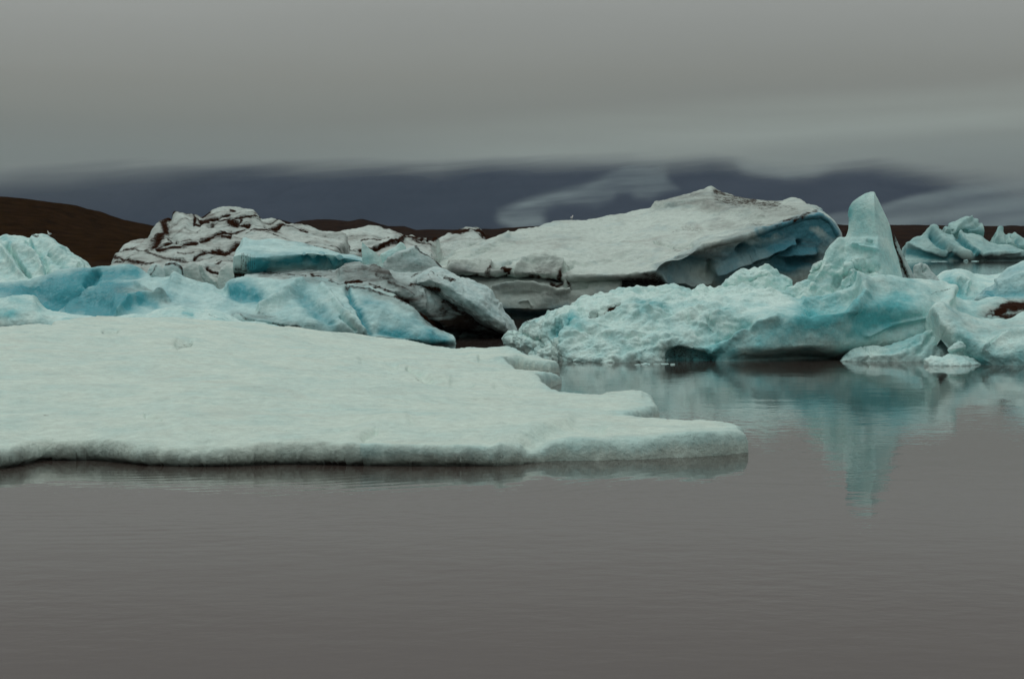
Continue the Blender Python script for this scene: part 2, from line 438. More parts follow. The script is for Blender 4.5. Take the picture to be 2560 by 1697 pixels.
ICE_SLAB = ice_mat('slab_ice', white=(.56, .68, .625), teal=(.07, .27, .34), blue0=-0.06, bscale=2.4, bump=0.5, bsc=0.3, rough=0.6, dusty=0.5, dust=(.27, .27, .25), film_shade_c=(.11, .115, .11))
ICE_GREY = ice_mat('dusty_grey_ice', white=(.54, .70, .68), teal=(.20, .47, .50), blue0=0.05, bscale=1.3, bump=0.6, bsc=0.2, rough=0.6, dusty=0.45, dust=(.16, .14, .12), film_shade_c=(.038, .027, .020))
ICE_FAR = ice_mat('far_ice', white=(.44, .65, .61), teal=(.07, .30, .33), blue0=0.30, bscale=9, bump=0.3, bsc=1.2, rough=0.55, dusty=0.1)

def water_mat():
    m, nt, b = new_mat('silty_water'); L = nt.links.new
    tc = N(nt, 'ShaderNodeNewGeometry')
    b.inputs['IOR'].default_value = 1.333
    b.inputs['Roughness'].default_value = 0.03
    n0 = N(nt, 'ShaderNodeTexNoise', i_Scale=0.05, i_Detail=4.0); L(tc.outputs['Position'], n0.inputs[0])
    rc = ramp(nt, [(0.3, (.050, .040, .034)), (0.7, (.062, .050, .043))]); L(n0.outputs[0], rc.inputs[0]); L(rc.outputs[0], b.inputs['Base Color'])
    # small wavelets, calmer and rougher patches
    mp = N(nt, 'ShaderNodeMapping'); mp.inputs['Scale'].default_value = (0.8, 1.0, 1.0); L(tc.outputs['Position'], mp.inputs[0])
    a = N(nt, 'ShaderNodeTexNoise', i_Scale=2.2, i_Detail=3.0, i_Roughness=0.5); L(mp.outputs[0], a.inputs[0])
    p = N(nt, 'ShaderNodeTexNoise', i_Scale=0.10, i_Detail=3.0); L(mp.outputs[0], p.inputs[0])
    pr = N(nt, 'ShaderNodeMapRange', n_1=0.35, n_2=0.65, n_3=0.35, n_4=1.0); L(p.outputs[0], pr.inputs[0])
    h1 = N(nt, 'ShaderNodeMath', operation='MULTIPLY'); L(a.outputs[0], h1.inputs[0]); L(pr.outputs[0], h1.inputs[1])
    c = N(nt, 'ShaderNodeTexNoise', i_Scale=0.5, i_Detail=2.0); L(mp.outputs[0], c.inputs[0])
    c2 = N(nt, 'ShaderNodeMath', operation='MULTIPLY_ADD', n_1=1.2); L(c.outputs[0], c2.inputs[0]); L(h1.outputs[0], c2.inputs[2])
    # ring wavelets spreading from the floe
    mp2 = N(nt, 'ShaderNodeMapping'); mp2.inputs['Location'].default_value = (9.0, -52.0, 0); L(tc.outputs['Position'], mp2.inputs[0])
    wv = N(nt, 'ShaderNodeTexWave', wave_type='RINGS', rings_direction='Z', i_Scale=0.60, i_Distortion=3.5, i_Detail=2.0); L(mp2.outputs[0], wv.inputs[0])
    vl = N(nt, 'ShaderNodeVectorMath', operation='LENGTH'); L(mp2.outputs[0], vl.inputs[0])
    fr = N(nt, 'ShaderNodeMapRange', n_1=9.0, n_2=22.0, n_3=0.42, n_4=0.0); L(vl.outputs['Value'], fr.inputs[0])
    pn = N(nt, 'ShaderNodeTexNoise', i_Scale=0.22, i_Detail=2.0); L(mp2.outputs[0], pn.inputs[0])
    pq = N(nt, 'ShaderNodeMapRange', n_1=0.42, n_2=0.62); L(pn.outputs[0], pq.inputs[0])
    f2 = N(nt, 'ShaderNodeMath', operation='MULTIPLY'); L(fr.outputs[0], f2.inputs[0]); L(pq.outputs[0], f2.inputs[1]); fr = f2
    h3 = N(nt, 'ShaderNodeMath', operation='MULTIPLY_ADD'); L(wv.outputs[0], h3.inputs[0]); L(fr.outputs[0], h3.inputs[1]); L(c2.outputs[0], h3.inputs[2])
    bp = N(nt, 'ShaderNodeBump', i_Strength=1.0, i_Distance=0.0075); L(h3.outputs[0], bp.inputs['Height']); L(bp.outputs[0], b.inputs['Normal'])
    return m
def earth_mat(name, a, b_, sc):
    m, nt, b = new_mat(name); L = nt.links.new
    tc = N(nt, 'ShaderNodeTexCoord')
    n = N(nt, 'ShaderNodeTexNoise', i_Scale=sc, i_Detail=9.0, i_Roughness=0.7); L(tc.outputs['Object'], n.inputs[0])
    r = ramp(nt, [(0.35, tuple(.7 * v for v in a)), (0.68, tuple(.75 * v for v in b_))]); L(n.outputs[0], r.inputs[0]); L(r.outputs[0], b.inputs['Base Color'])
    b.inputs['Roughness'].default_value = 1.0; b.inputs['Specular IOR Level'].default_value = 0.0
    n2 = N(nt, 'ShaderNodeTexNoise', i_Scale=sc * 3, i_Detail=8.0, i_Roughness=0.7); L(tc.outputs['Object'], n2.inputs[0])
    bp = N(nt, 'ShaderNodeBump', i_Strength=0.8, i_Distance=1.5); L(n2.outputs[0], bp.inputs['Height']); L(bp.outputs[0], b.inputs['Normal'])
    return m

# ------------------------------------------------------------------ setting: water, moraines, mountain
def structure(o): o['kind'] = 'structure'; return o
xs = np.array([-16000, -3000, -300, 300, 3000, 16000.]); ys = np.array([-400, 0, 60, 140, 800, 3000, 12000.])
X, Yg = np.meshgrid(xs, ys)
o = grid_mesh('water', [(np.stack([X, Yg, 0 * X], -1), False, {})], water_mat()); structure(o)
def land(name, crest, Yc, mat, depth, front, amp, sc, seed, nu=900):
    c = np.array(crest, float)
    q = resample(c, nu); T = PX(q[:, 0], q[:, 1], np.full(nu, Yc))
    rows = []
    for k, (dy, fz) in enumerate([(-front, -0.02), (-front * 0.97, 0.03), (-front * 0.6, 0.38), (-front * 0.25, 0.78), (0, 1.0), (depth * 0.3, 0.95), (depth, -0.02)]):
        r = T.copy(); r[:, 0] *= 1 + dy / Yc * 0.3; r[:, 1] += dy; r[:, 2] = T[:, 2] * fz if fz > 0 else -2
        rows.append(r)
    V = densify(np.stack(rows), Yc / F * 3.0)
    e = np.clip(V[..., 2] / (0.25 * T[:, 2].max()), 0, 1)
    V[..., 2] += fbm(V, sc, 6, 0.55, seed) * amp * e
    V[..., 1] += fbm(V, sc, 5, 0.55, seed + 7) * amp * 2 * e
    return structure(grid_mesh(name, [(V, False, {})], mat))
MOR = earth_mat('moraine_gravel', (.016, .0080, .0024), (.046, .0245, .009), 0.12)
MOR2 = earth_mat('far_moraine', (.012, .0055, .002), (.040, .021, .010), 0.05)
c1 = [(-900, 470), (-400, 472), (0, 487), (89, 497), (178, 511), (225, 528), (266, 543), (325, 556), (388, 571), (460, 590), (560, 612), (640, 618)]
land('left_hill', c1, 950, MOR, 300, 260, 2.2, 60, 2.0)
c2 = [(300, 600), (560, 575), (680, 552), (696, 550), (733, 560), (757, 553), (821, 550), (872, 555), (906, 549), (929, 555), (970, 566), (1007, 566), (1041, 575),
      (1136, 574), (1230, 574), (1320, 567), (1500, 560), (1800, 556), (2060, 557), (2122, 562), (2230, 563), (2315, 564), (2450, 566), (2560, 566), (3200, 560)]
land('moraine_ridge', c2, 2300, MOR2, 500, 500, 3.0, 60, 5.0, 1200)

def mountain():
    m, nt, b = new_mat('mountain_rock'); L = nt.links.new
    tc = N(nt, 'ShaderNodeTexCoord')
    av = N(nt, 'ShaderNodeAttribute', attribute_name='veil'); asn = N(nt, 'ShaderNodeAttribute', attribute_name='ice_haze')
    n = N(nt, 'ShaderNodeTexNoise', i_Scale=0.002, i_Detail=8.0, i_Roughness=0.6); L(tc.outputs['Object'], n.inputs[0])
    r = ramp(nt, [(0.3, (.024, .038, .060)), (0.7, (.038, .054, .080))]); L(n.outputs[0], r.inputs[0])
    c = N(nt, 'ShaderNodeMix', data_type='RGBA'); L(asn.outputs['Fac'], c.inputs[0]); L(r.outputs[0], c.inputs[6]); c.inputs[7].default_value = (.24, .31, .32, 1)
    L(c.outputs[2], b.inputs['Base Color']); b.inputs['Roughness'].default_value = 1.0; b.inputs['Specular IOR Level'].default_value = 0.0
    t = N(nt, 'ShaderNodeBsdfTransparent'); mx = N(nt, 'ShaderNodeMixShader')
    L(av.outputs['Fac'], mx.inputs[0]); L(b.outputs[0], mx.inputs[1]); L(t.outputs[0], mx.inputs[2])
    L(mx.outputs[0], nt.nodes['Material Output'].inputs[0])
    Y0 = 9000.0
    nu, nv = 900, 240
    px = np.linspace(-1400, 4000, nu)
    top = 330.0
    t_ = np.linspace(0, 1, nv)
    y = 640 + (top - 640) * t_[:, None] + 0 * px[None]
    Yd = Y0 - 900 + 2600 * t_[:, None] ** 1.2 + 0 * px[None]
    V = PX(px[None] + 0 * y, y, Yd)
    V[..., 1] += fbm(V, 900, 5, 0.5, 3.3, (1, 0.3, 1), True) * 350
    X_, Y_ = proj(V)
    w = fbm(V, 500, 5, 0.6, 8.0, (1, 0.2, 3.0)); w2 = fbm(V, 1500, 3, 0.5, 18.0, (1, 0.2, 2.0))
    # where the cloud base sits on the slopes
    bx = [-1400, 0, 150, 270, 540, 800, 1000, 1100, 1223, 1470, 1569, 1668, 1779, 1830, 1880, 1964, 2026, 2087, 2180, 2242, 2310, 2402, 2600, 4000]
    by = [445, 448, 440, 430, 420, 424, 418, 420, 410, 408, 406, 412, 404, 410, 424, 430, 428, 416, 410, 418, 430, 446, 470, 470]
    base = np.interp(X_, bx, by)
    Vt = V.copy(); Vt[..., 2] -= V[..., 0] * 0.10
    wl = fbm(Vt, 420, 5, 0.6, 8.0, (.3, 0.1, 3.4)); w2 = fbm(V, 1500, 3, 0.5, 18.0, (1, 0.2, 2.0))
    soft = np.interp(X_, [0, 600, 1100, 2560], [110, 76, 56, 84])
    veil = np.clip((base + wl * 26 + w2 * 20 - Y_) / soft + 0.55, 0, 1)
    veil = veil * veil * (3 - 2 * veil)
    left = np.clip((620 - X_) / 900, 0, 1) * 0.28 * np.clip((560 - Y_) / 110, 0, 1)
    def poly(pts, blur, amt, wa=10):
        pl = [(1100 + a / 1.6205, 300 + b_ / 1.6205) for a, b_ in pts]
        x = X_ + w * wa; y = Y_ + w2 * wa * 0.5
        d = segdist(x, y, pl + pl[:1]); ins = np.zeros(x.shape, bool)
        for (x0, y0), (x1, y1) in zip(pl, pl[1:] + pl[:1]):
            ins ^= ((y0 > y) != (y1 > y)) & (x < (x1 - x0) * (y - y0) / (y1 - y0 + 1e-9) + x0)
        k = np.clip(0.5 + np.where(ins, d, -d) / blur, 0, 1)
        return k * k * (3 - 2 * k) * amt
    ice = poly([(232, 390), (240, 365), (330, 332), (430, 302), (560, 270), (640, 240), (700, 208), (760, 182), (830, 150), (930, 160), (920, 205), (928, 242), (965, 282), (900, 300), (850, 326), (800, 322), (770, 296), (720, 300), (700, 330), (640, 352), (560, 343), (470, 345), (428, 362), (420, 388), (440, 440), (300, 440), (245, 412)], 26, 1.0, 16)
    lobes = np.interp(X_, [1240, 1330, 1420, 1530, 1600, 1640, 1700], [.72, .70, .55, .42, .50, .46, .34])
    ridge = np.exp(-(segdist(X_, Y_, [(1100 + a / 1.6205, 300 + b_ / 1.6205) for a, b_ in [(260, 385), (340, 345), (450, 312), (580, 282), (680, 240), (760, 195)]]) / 9) ** 2) * 0.14
    ice = ice * 0.80 * np.clip(0.85 + 1.0 * fbm(Vt, 150, 4, 0.55, 77.0, (.25, .2, 3.2)), .45, 1.25) * (lobes + ridge + fbm(V, 200, 5, 0.6, 3.0, (.45, .2, 2.2)) * 0.38)
    pale = poly([(1500, 400), (1690, 372), (1800, 345), (1900, 315), (2050, 280), (2130, 245), (2300, 225), (3800, 200), (3800, 520), (1500, 520)], 20, 1.0, 14)  # haze wisps painted into the slope colour, in the same mask as the glacier
    zs = Y_ + (X_ - 2100) * 0.16
    pale = pale * np.clip(0.62 + 0.16 * np.sin(zs / 7.5 + w * 3) + wl * 0.35, 0.2, 0.95)
    up = poly([(1230, 205), (1400, 238), (1520, 226), (1620, 180), (1700, 150), (1300, 120), (1200, 170)], 26, 0.5, 16)
    sn = np.clip(np.maximum(np.maximum(ice, pale * 0.8), up), 0, 1)
    veil = np.clip(veil + left, 0, 1)
    return structure(grid_mesh('mountain', [(V, False, dict(veil=veil, ice_haze=sn))], m, ('veil', 'ice_haze')))
mountain()

# ------------------------------------------------------------------ foreground floe (height field over its own plan)
def floe():
    o_ = [(-700, 830, 1.6), (-300, 822, 1.9), (0, 815, 2.0), (130, 797, 2.0), (240, 790, 2.0), (430, 796, 1.9), (600, 806, 1.7), (700, 815, 1.5), (770, 828, 1.2), (870, 831, 1.1), (975, 845, .9), (1040, 853, .8), (1130, 866, .7),
          (1200, 872, .55), (1277, 869, .5), (1330, 889, .45), (1375, 900, .4), (1395, 921, .15), (1370, 926, .1), (1300, 922, .12), (1262, 915, .3), (1310, 926, .35), (1360, 938, .3), (1402, 950, .12), (1375, 962, .12), (1355, 966, .2),
          (1390, 976, .35), (1440, 981, .4), (1510, 987, .4), (1625, 989, .45), (1640, 1005, .35), (1648, 1040, .10), (1560, 1042, .35), (1660, 1041, .45), (1760, 1043, .5), (1826, 1051, .5), (1852, 1080, .25), (1868, 1124, .05),
          (1800, 1134, .03), (1650, 1142, .03), (1500, 1147, .03), (1390, 1149, .03), (1310, 1156, .05), (1250, 1160, .05), (1000, 1159, .05), (720, 1158, .05), (550, 1160, .05), (360, 1160, .05), (300, 1153, .05), (230, 1146, .05), (110, 1146, .05), (60, 1160, .05), (0, 1168, .05),
          (-300, 1180, .03), (-700, 1185, .03)]
    a = np.array(o_)
    pl = PZ(a[:, 0], a[:, 1], a[:, 2])[:, :2]
    nu, nv = 1500, 620
    px = np.linspace(-620, 1960, nu)
    iy = np.linspace(1 / 40.0, 1 / 100.0, nv)
    Yg = 1 / iy
    X = (px[None] - 1280) / F * Yg[:, None]; Yw = Yg[:, None] + 0 * X
    # signed distance to the plan outline (metres), edge roughened
    P3 = np.stack([X, Yw, 0 * X], -1)
    rx = fbm(P3, 2.2, 5, 0.55, 4.0) * 0.30; ry = fbm(P3, 2.2, 5, 0.55, 9.0) * 0.45
    Xq, Yq = X + rx, Yw + ry
    d = np.full(X.shape, 1e9); inside = np.zeros(X.shape, bool)
    n = len(pl)
    for i in range(n):
        x0, y0 = pl[i]; x1, y1 = pl[(i + 1) % n]
        dx, dy = x1 - x0, y1 - y0; l2 = dx * dx + dy * dy
        t = np.clip(((Xq - x0) * dx + (Yq - y0) * dy) / l2, 0, 1)
        d = np.minimum(d, np.hypot(Xq - x0 - t * dx, Yq - y0 - t * dy))
        cr = ((y0 > Yq) != (y1 > Yq)) & (Xq < (x1 - x0) * (Yq - y0) / (y1 - y0 + 1e-12) + x0)
        inside ^= cr
    sd = np.where(inside, d, -d)
    # height: controls given on the picture of the surface, spread by inverse distance
    ctl = [(0, 1120, .42), (500, 1125, .40), (1000, 1125, .40), (1300, 1120, .42), (1600, 1090, .5), (1800, 1080, .5), (0, 1040, .8), (500, 1040, .8), (1000, 1040, .75), (1300, 1040, .6), (1550, 1020, .5),
           (0, 950, 1.2), (500, 950, 1.15), (900, 950, 1.05), (1200, 950, .7), (0, 870, 1.65), (400, 870, 1.6), (800, 880, 1.3), (1050, 890, .95), (1250, 895, .6)] + [q for q in o_ if q[2] >= .35] + [(-600, 1120, .42), (-600, 950, 1.2)]
    ct = np.array(ctl); cp_ = PZ(ct[:, 0], ct[:, 1], ct[:, 2])
    num = np.zeros(X.shape); den = np.zeros(X.shape)
    for (cx, cy, _), cz in zip(cp_, ct[:, 2]):
        w = 1 / (((X - cx) ** 2 + ((Yw - cy) * 0.7) ** 2) + 2.5) ** 1.6
        num += w * cz; den += w
    H = num / den
    # relief of the weathered top
    rel = fbm(P3, 6.0, 6, 0.5, 1.0, (0.7, 1, 1)) * 0.24 + fbm(P3, 1.3, 5, 0.6, 2.0, (0.45, 1, 1)) * 0.12
    gx, gy = proj(np.stack([X, Yw, H], -1))
    for pts, w, am in [([(1020, 930), (1060, 945), (1085, 953), (1180, 960)], 4, -.10), ([(1000, 925), (1060, 937), (1120, 950)], 9, .07), ([(910, 905), (960, 900), (985, 915)], 12, -.05),
                       ([(870, 1095), (950, 1060), (1010, 1050)], 16, .05), ([(1240, 960), (1330, 965)], 7, -.05), ([(1200, 897), (1290, 905), (1330, 920)], 5, -.10), ([(1180, 890), (1300, 900)], 9, .05),
                       ([(1320, 1110), (1370, 1085), (1430, 1068), (1500, 1070)], 14, -.10), ([(1250, 1105), (1330, 1075), (1420, 1052)], 16, .07), ([(1350, 1120), (1400, 1122)], 8, -.10), ([(1520, 1110), (1620, 1100), (1700, 1108)], 9, -.07),
                       ([(110, 802), (130, 806)], 5, -.10), ([(262, 830), (290, 828)], 6, -.12), ([(445, 862), (475, 858)], 7, -.12), ([(910, 1095), (940, 1080)], 7, -.07), ([(365, 1042), (400, 1050)], 4, -.05), ([(1520, 1000), (1600, 995)], 10, .05)]:
        dd = segdist(gx + rx * 12, gy + ry * 10, pts); rel += am * 1.7 * np.exp(-(dd / w) ** 2)
    # rounded shoulder, then straight drop
    rad = np.clip(np.where(gx > 1150, 0.24, 0.28) + 0.14 * fbm(P3, 2.0, 4, 0.55, 12.0), 0.12, 1)
    e = np.clip(sd / rad, 0, 1)
    prof = np.sqrt(np.clip(1 - (1 - e) ** 2, 0, 1))
    rough_edge = fbm(P3, 0.5, 5, 0.65, 21.0) * 0.06 * np.exp(-np.clip(sd, 0, 9) / 0.8)
    lf = np.clip((1420 - gx) / 250, 0, 1) * (gy > 1000)
    low = 0.30 - 0.01 * lf
    Z = (H + rel) * (low + (1 - low) * prof) + rough_edge
    t = np.clip(-sd / 0.5, 0, 1)
    Z = np.where(sd >= 0, Z, Z * (1 - t) - 0.6 * t)
    # undercut: the foot of the edge has melted back under the lip
    G = np.stack([np.gradient(sd, axis=1) / np.gradient(X, axis=1), np.gradient(sd, axis=0) / np.gradient(Yw, axis=0)], -1)
    for _ in range(8):
        G[1:-1, 1:-1] = (G[1:-1, 1:-1] * 2 + G[:-2, 1:-1] + G[2:, 1:-1] + G[1:-1, :-2] + G[1:-1, 2:]) / 6
    G /= np.maximum(np.linalg.norm(G, axis=-1, keepdims=True), 1e-6)
    shift = (t * 0.50 + lf * 1.1 * t) * (sd > -1.2)
    V = np.stack([X + G[..., 0] * shift, Yw + G[..., 1] * shift, Z], -1)
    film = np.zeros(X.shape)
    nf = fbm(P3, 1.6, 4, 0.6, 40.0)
    film = np.maximum(film, 0.42 * np.exp(-(np.clip(sd, 0, 99) / 0.16) ** 2) * lf * np.clip(0.6 + 1.5 * nf, 0, 1))  # shade of the lower lip painted into the ice colour
    film = np.where(sd < -0.06, 0.95 * lf, film)  # underside darkened in its colour to stand for shade under the lip
    dirt = np.zeros(X.shape)
    for pts, w, am in [([(258, 828), (275, 833), (292, 829)], 5, .62), ([(445, 864), (460, 861), (478, 858)], 6, .5), ([(108, 800), (118, 804)], 4, .55), ([(110, 1034), (122, 1035)], 2, .6), ([(960, 930), (980, 935)], 3, .3), ([(1040, 945), (1080, 953)], 3, .35)]:
        dd = segdist(gx + rx * 6, gy + ry * 4, pts); dirt = np.maximum(dirt, am * np.exp(-(dd / w) ** 2))
    bl = 0.5 * np.exp(-(np.clip(sd, 0, 99) / 0.5) ** 2) * (gx > 900) * np.clip(prof * 3, 0, 1)
    # drop the grid far outside the plan: keep only cells near the floe by pinching them under water
    V[..., 2] = np.where(sd < -1.0, -1.2, V[..., 2])
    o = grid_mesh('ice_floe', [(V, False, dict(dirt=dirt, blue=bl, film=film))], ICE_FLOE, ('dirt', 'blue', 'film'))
    # remove faces that lie wholly below the water far from the edge
    import bmesh
    bm = bmesh.new(); bm.from_mesh(o.data)
    kill = [v for v in bm.verts if v.co.z < -1.1]
    bmesh.ops.delete(bm, geom=kill, context='VERTS'); bm.to_mesh(o.data); bm.free()
    tag(o, 'broad flat white ice floe filling the left foreground water', 'ice floe')
floe()

def berg(name, grids, mat, label, cat='iceberg', group=None):
    o = grid_mesh(name, grids, mat, ('dirt', 'blue', 'film'))
    return tag(o, label, cat, group)
ICN = [('f', 3.0, 0.35, 5), ('f', 0.7, 0.10, 5)]

# ---- right: pitted berg with the spire
def right_berg():
    sd = 3.0
    xs = [1285, 1340, 1400, 1500, 1600, 1700, 1800, 1900, 2000, 2100, 2200, 2300, 2392]
    def rw(ys, Ys): return np.stack([np.array(xs, float), np.array(ys, float), np.array(Ys, float)], -1)
    yw = [872, 892, 903, 906, 906, 905, 904, 903, 902, 902, 901, 900, 900]
    Yw = [CAMH * F / (y - HZ) + (1.0 if x in (1700,) else 0) for x, y in zip(xs, yw)]
    Yw[8] += 1.6; Yw[9] += 2.2; Yw[10] += 2.0; Yw[11] += 1.5; Yw[12] += 1.5; Yw[7] += 0.5
    rows = [rw(yw, Yw),
            rw([858, 864, 872, 874, 872, 868, 872, 868, 862, 858, 850, 850, 862], [97.5, 90.9, 87.3, 86.8, 87.0, 87.2, 87.0, 86.6, 87.0, 87.8, 88.8, 88.9, 89]),
            rw([845, 825, 812, 805, 805, 800, 800, 795, 790, 785, 775, 790, 840], [98, 91.8, 88.6, 88.2, 88.3, 88.6, 88.3, 87.5, 87.2, 87.6, 88.7, 88.9, 89.2]),
            rw([838, 800, 775, 757, 748, 745, 750, 762, 775, 765, 735, 745, 800], [98.5, 93, 90.6, 90.2, 90.2, 90.5, 90.2, 89.4, 88.6, 88.6, 89.2, 89.6, 90]),
            row(C0, [(1285, 845, 99), (1300, 832, 98.5), (1310, 822, 98), (1330, 808, 96.5), (1368, 786, 95), (1398, 777, 94.2), (1415, 764, 94), (1459, 743, 93.6), (1503, 733, 93.5), (1557, 728, 93.5), (1611, 727, 93.5), (1638, 716, 93.5), (1675, 712, 93.5), (1706, 724, 93.3), (1733, 729, 93.2),
                     (1743, 717, 93), (1760, 712, 93), (1775, 718, 93), (1807, 716, 92.8), (1880, 724, 92), (1950, 738, 91.2), (2010, 750, 90.6), (2083, 737, 90.2), (2162, 705, 90), (2180, 692, 90.2), (2209, 686, 90.5), (2250, 689, 91), (2315, 703, 91.5), (2365, 705, 92), (2380, 722, 92), (2392, 775, 92)])]
    ft = [('g', C4, [(130, 800), (110, 740), (30, 700)], 12, -.35), ('g', C4, [(1560, 640), (1480, 720), (1300, 760)], 55, -.35), ('g', C4, [(1500, 700), (1600, 620), (1680, 640)], 45, -.5),
          ('g', C4, [(1130, 850), (1250, 860), (1390, 880)], 45, -.9), ('g', C4, [(1400, 860), (1520, 760), (1700, 660), (1900, 600)], 30, .35),
          ('g', C4, [(540, 520), (620, 495), (720, 470)], 12, -.25), ('d', C4, [(525, 530), (560, 518)], 7, .9, 2), ('d', C4, [(615, 500), (670, 480), (725, 468)], 7, .95, 2), ('d', C4, [(555, 755), (580, 735)], 7, .7, 2),
          ('g', C4, [(350, 560), (220, 680)], 35, -.35), ('b', C4, [(370, 560), (230, 680)], 45, .7), ('b', C4, [(900, 480), (1050, 470)], 60, .35), ('b', C4, [(450, 600)], 60, .3),
          ('g', C4, [(1050, 470), (1150, 480)], 30, -.2), ('g', C4, [(1400, 590), (1440, 640), (1320, 680)], 22, -.25), ('g', C4, [(1120, 760), (820, 860)], 20, .15),
          ('b', C4, [(1450, 800), (1800, 720), (2200, 620)], 130, .55), ('b', C5, [(250, 1000), (600, 1050), (900, 950)], 150, .65), ('b', C5, [(600, 1150), (1000, 1050)], 90, .4), ('b', C4, [(1200, 870), (1370, 870)], 70, .5),
          ('g', C5, [(640, 800), (640, 900), (560, 1000)], 40, .5), ('g', C5, [(250, 1000), (420, 950), (560, 890)], 60, -.5), ('g', C5, [(180, 940), (400, 890), (620, 815)], 18, .25),
          ('g', C5, [(1290, 860), (1250, 960), (1200, 1050)], 30, .3), ('d', C5, [(1120, 910), (1180, 885), (1260, 870)], 8, .5), ('g', C5, [(850, 1150), (1100, 1080)], 50, -.3), ('g', C5, [(750, 850), (1000, 870)], 60, -.15),
          ('g', C5, [(650, 1200), (850, 1120), (1150, 1060)], 16, .2), ('d', C4, [(1180, 880), (1250, 890), (1380, 890)], 22, .50), ('b', C4, [(300, 500), (700, 440), (1000, 380)], 40, -.25), ('b', C4, [(1300, 390), (1700, 400), (2000, 440)], 50, -.25)]
    nz = [('p', 1.3, 0.42), ('p', 0.55, 0.17), ('f', 2.5, 0.30, 5), ('f', 0.5, 0.10, 4)]
    # the right hand wall is smooth: fade the pitting out there
    def fade(G):
        return G
    left = [r.copy() for r in rows]
    a = berg_loft(rows, depth=5.5, seed=sd, noise=[('f', 3.0, 0.30, 4), ('f', 0.6, 0.05, 4)], feats=ft, bulge=0.5)
    P, wr, at = a
    px, py = proj(P)
    nrm = normals(P)
    m = np.clip((1960 - px) / 180, 0, 1) * np.clip((1 - (py - 800) / 130 * np.clip((px - 1650) / 80, 0, 1)), 0, 1)
    m = np.maximum(m, np.clip((760 - py) / 40, 0, 1) * np.clip((2120 - px) / 150, 0, 1))
    W_ = fbm(P, 1.2, 2, 0.5, 3.1)[..., None] * 0.5
    off = (0.5 - worley(P + W_, 0.95, 4.0, (0.7, 1, 1.1))) * 0.38 + (0.5 - worley(P + W_, 0.42, 5.0, (.8, 1, 1))) * 0.20 + fbm(P, 0.9, 5, 0.6, 2.0) * 0.22
    P = P + nrm * (off * m)[..., None]
    g1_ = (P, wr, at)
    # spire
    rings = [(127, 672, 713, 709), (134, 652, 716, 709), (150, 615, 722, 708), (175, 575, 737, 710), (205, 541, 752, 711), (260, 516, 778, 713), (330, 517, 811, 718), (400, 519, 835, 728), (455, 500, 846, 735), (480, 440, 851, 736),
             (530, 375, 863, 738), (580, 343, 880, 740), (640, 318, 898, 742), (700, 245, 914, 744), (780, 205, 930, 745), (860, 60, 945, 745), (960, -80, 955, 745)]
    sf = [('g', C5, [(440, 480), (400, 560), (380, 640), (330, 760)], 30, .08), ('g', C5, [(560, 520), (640, 540), (720, 560)], 18, .25), ('g', C5, [(500, 480), (470, 620), (420, 700)], 20, -.08), ('g', C5, [(620, 520), (680, 515)], 14, -.12), ('g', C5, [(660, 485), (690, 490)], 9, -.2), ('b', C5, [(600, 250), (600, 330), (640, 520)], 70, .3),
          ('g', C5, [(600, 700), (700, 690), (740, 700)], 25, -.3), ('g', C5, [(420, 780), (400, 850)], 25, -.3), ('g', C5, [(500, 680), (560, 740), (520, 850)], 22, .3), ('g', C5, [(600, 780), (640, 700)], 30, -.25), ('b', C5, [(800, 600), (860, 700)], 50, .25), ('b', C5, [(520, 330), (520, 250)], 30, .4), ('g', C5, [(340, 700), (240, 860)], 18, .3), ('g', C5, [(640, 660), (560, 690), (420, 800)], 10, -.2)]
    P2, w2, a2 = tower(C5, 94.6, rings, seed=sd + 4, noise=[('f', 2.2, 0.07, 4)], feats=sf, k=0.80, wedge=1.0, lean=0.12)
    px, py = proj(P2); nrm = normals(P2, True)
    m = np.clip((py - 590) / 70, 0.10, 1) * np.clip((2195 - px) / 20, 0.05, 1)
    W_ = fbm(P2, 1.2, 2, 0.5, 3.1)[..., None] * 0.4
    off = (0.5 - worley(P2 + W_, 1.1, 4.0)) * 0.42 + (0.5 - worley(P2 + W_, 0.45, 5.0)) * 0.20 + fbm(P2, 1.0, 5, 0.6, 2.0) * 0.32
    P2 = P2 + nrm * (off * m)[..., None]
    # hump behind the pitted back
    hr = [(185, 1800, 1860), (200, 1740, 1900), (225, 1620, 1930), (260, 1545, 1965), (300, 1500, 1992), (345, 1470, 2000), (400, 1440, 2060), (470, 1400, 2100)]
    P3, w3, a3 = tower(C4, 96.5, hr, seed=sd + 8, noise=[('f', 1.6, 0.2, 4), ('p', 0.9, 0.45), ('p', 0.4, 0.16), ('f', 0.3, 0.07, 3)], feats=[('d', C4, [(1740, 270), (1800, 260)], 6, .45), ('g', C4, [(1700, 300), (1760, 260), (1830, 250)], 8, -.12), ('b', C4, [(1930, 270)], 40, .3)], k=0.55, wedge=0.1)
    berg('iceberg', [g1_, (P2, w2, a2), (P3, w3, a3)], ICE_PIT, 'pitted turquoise iceberg with one tall spire, across the water on the right')
right_berg()

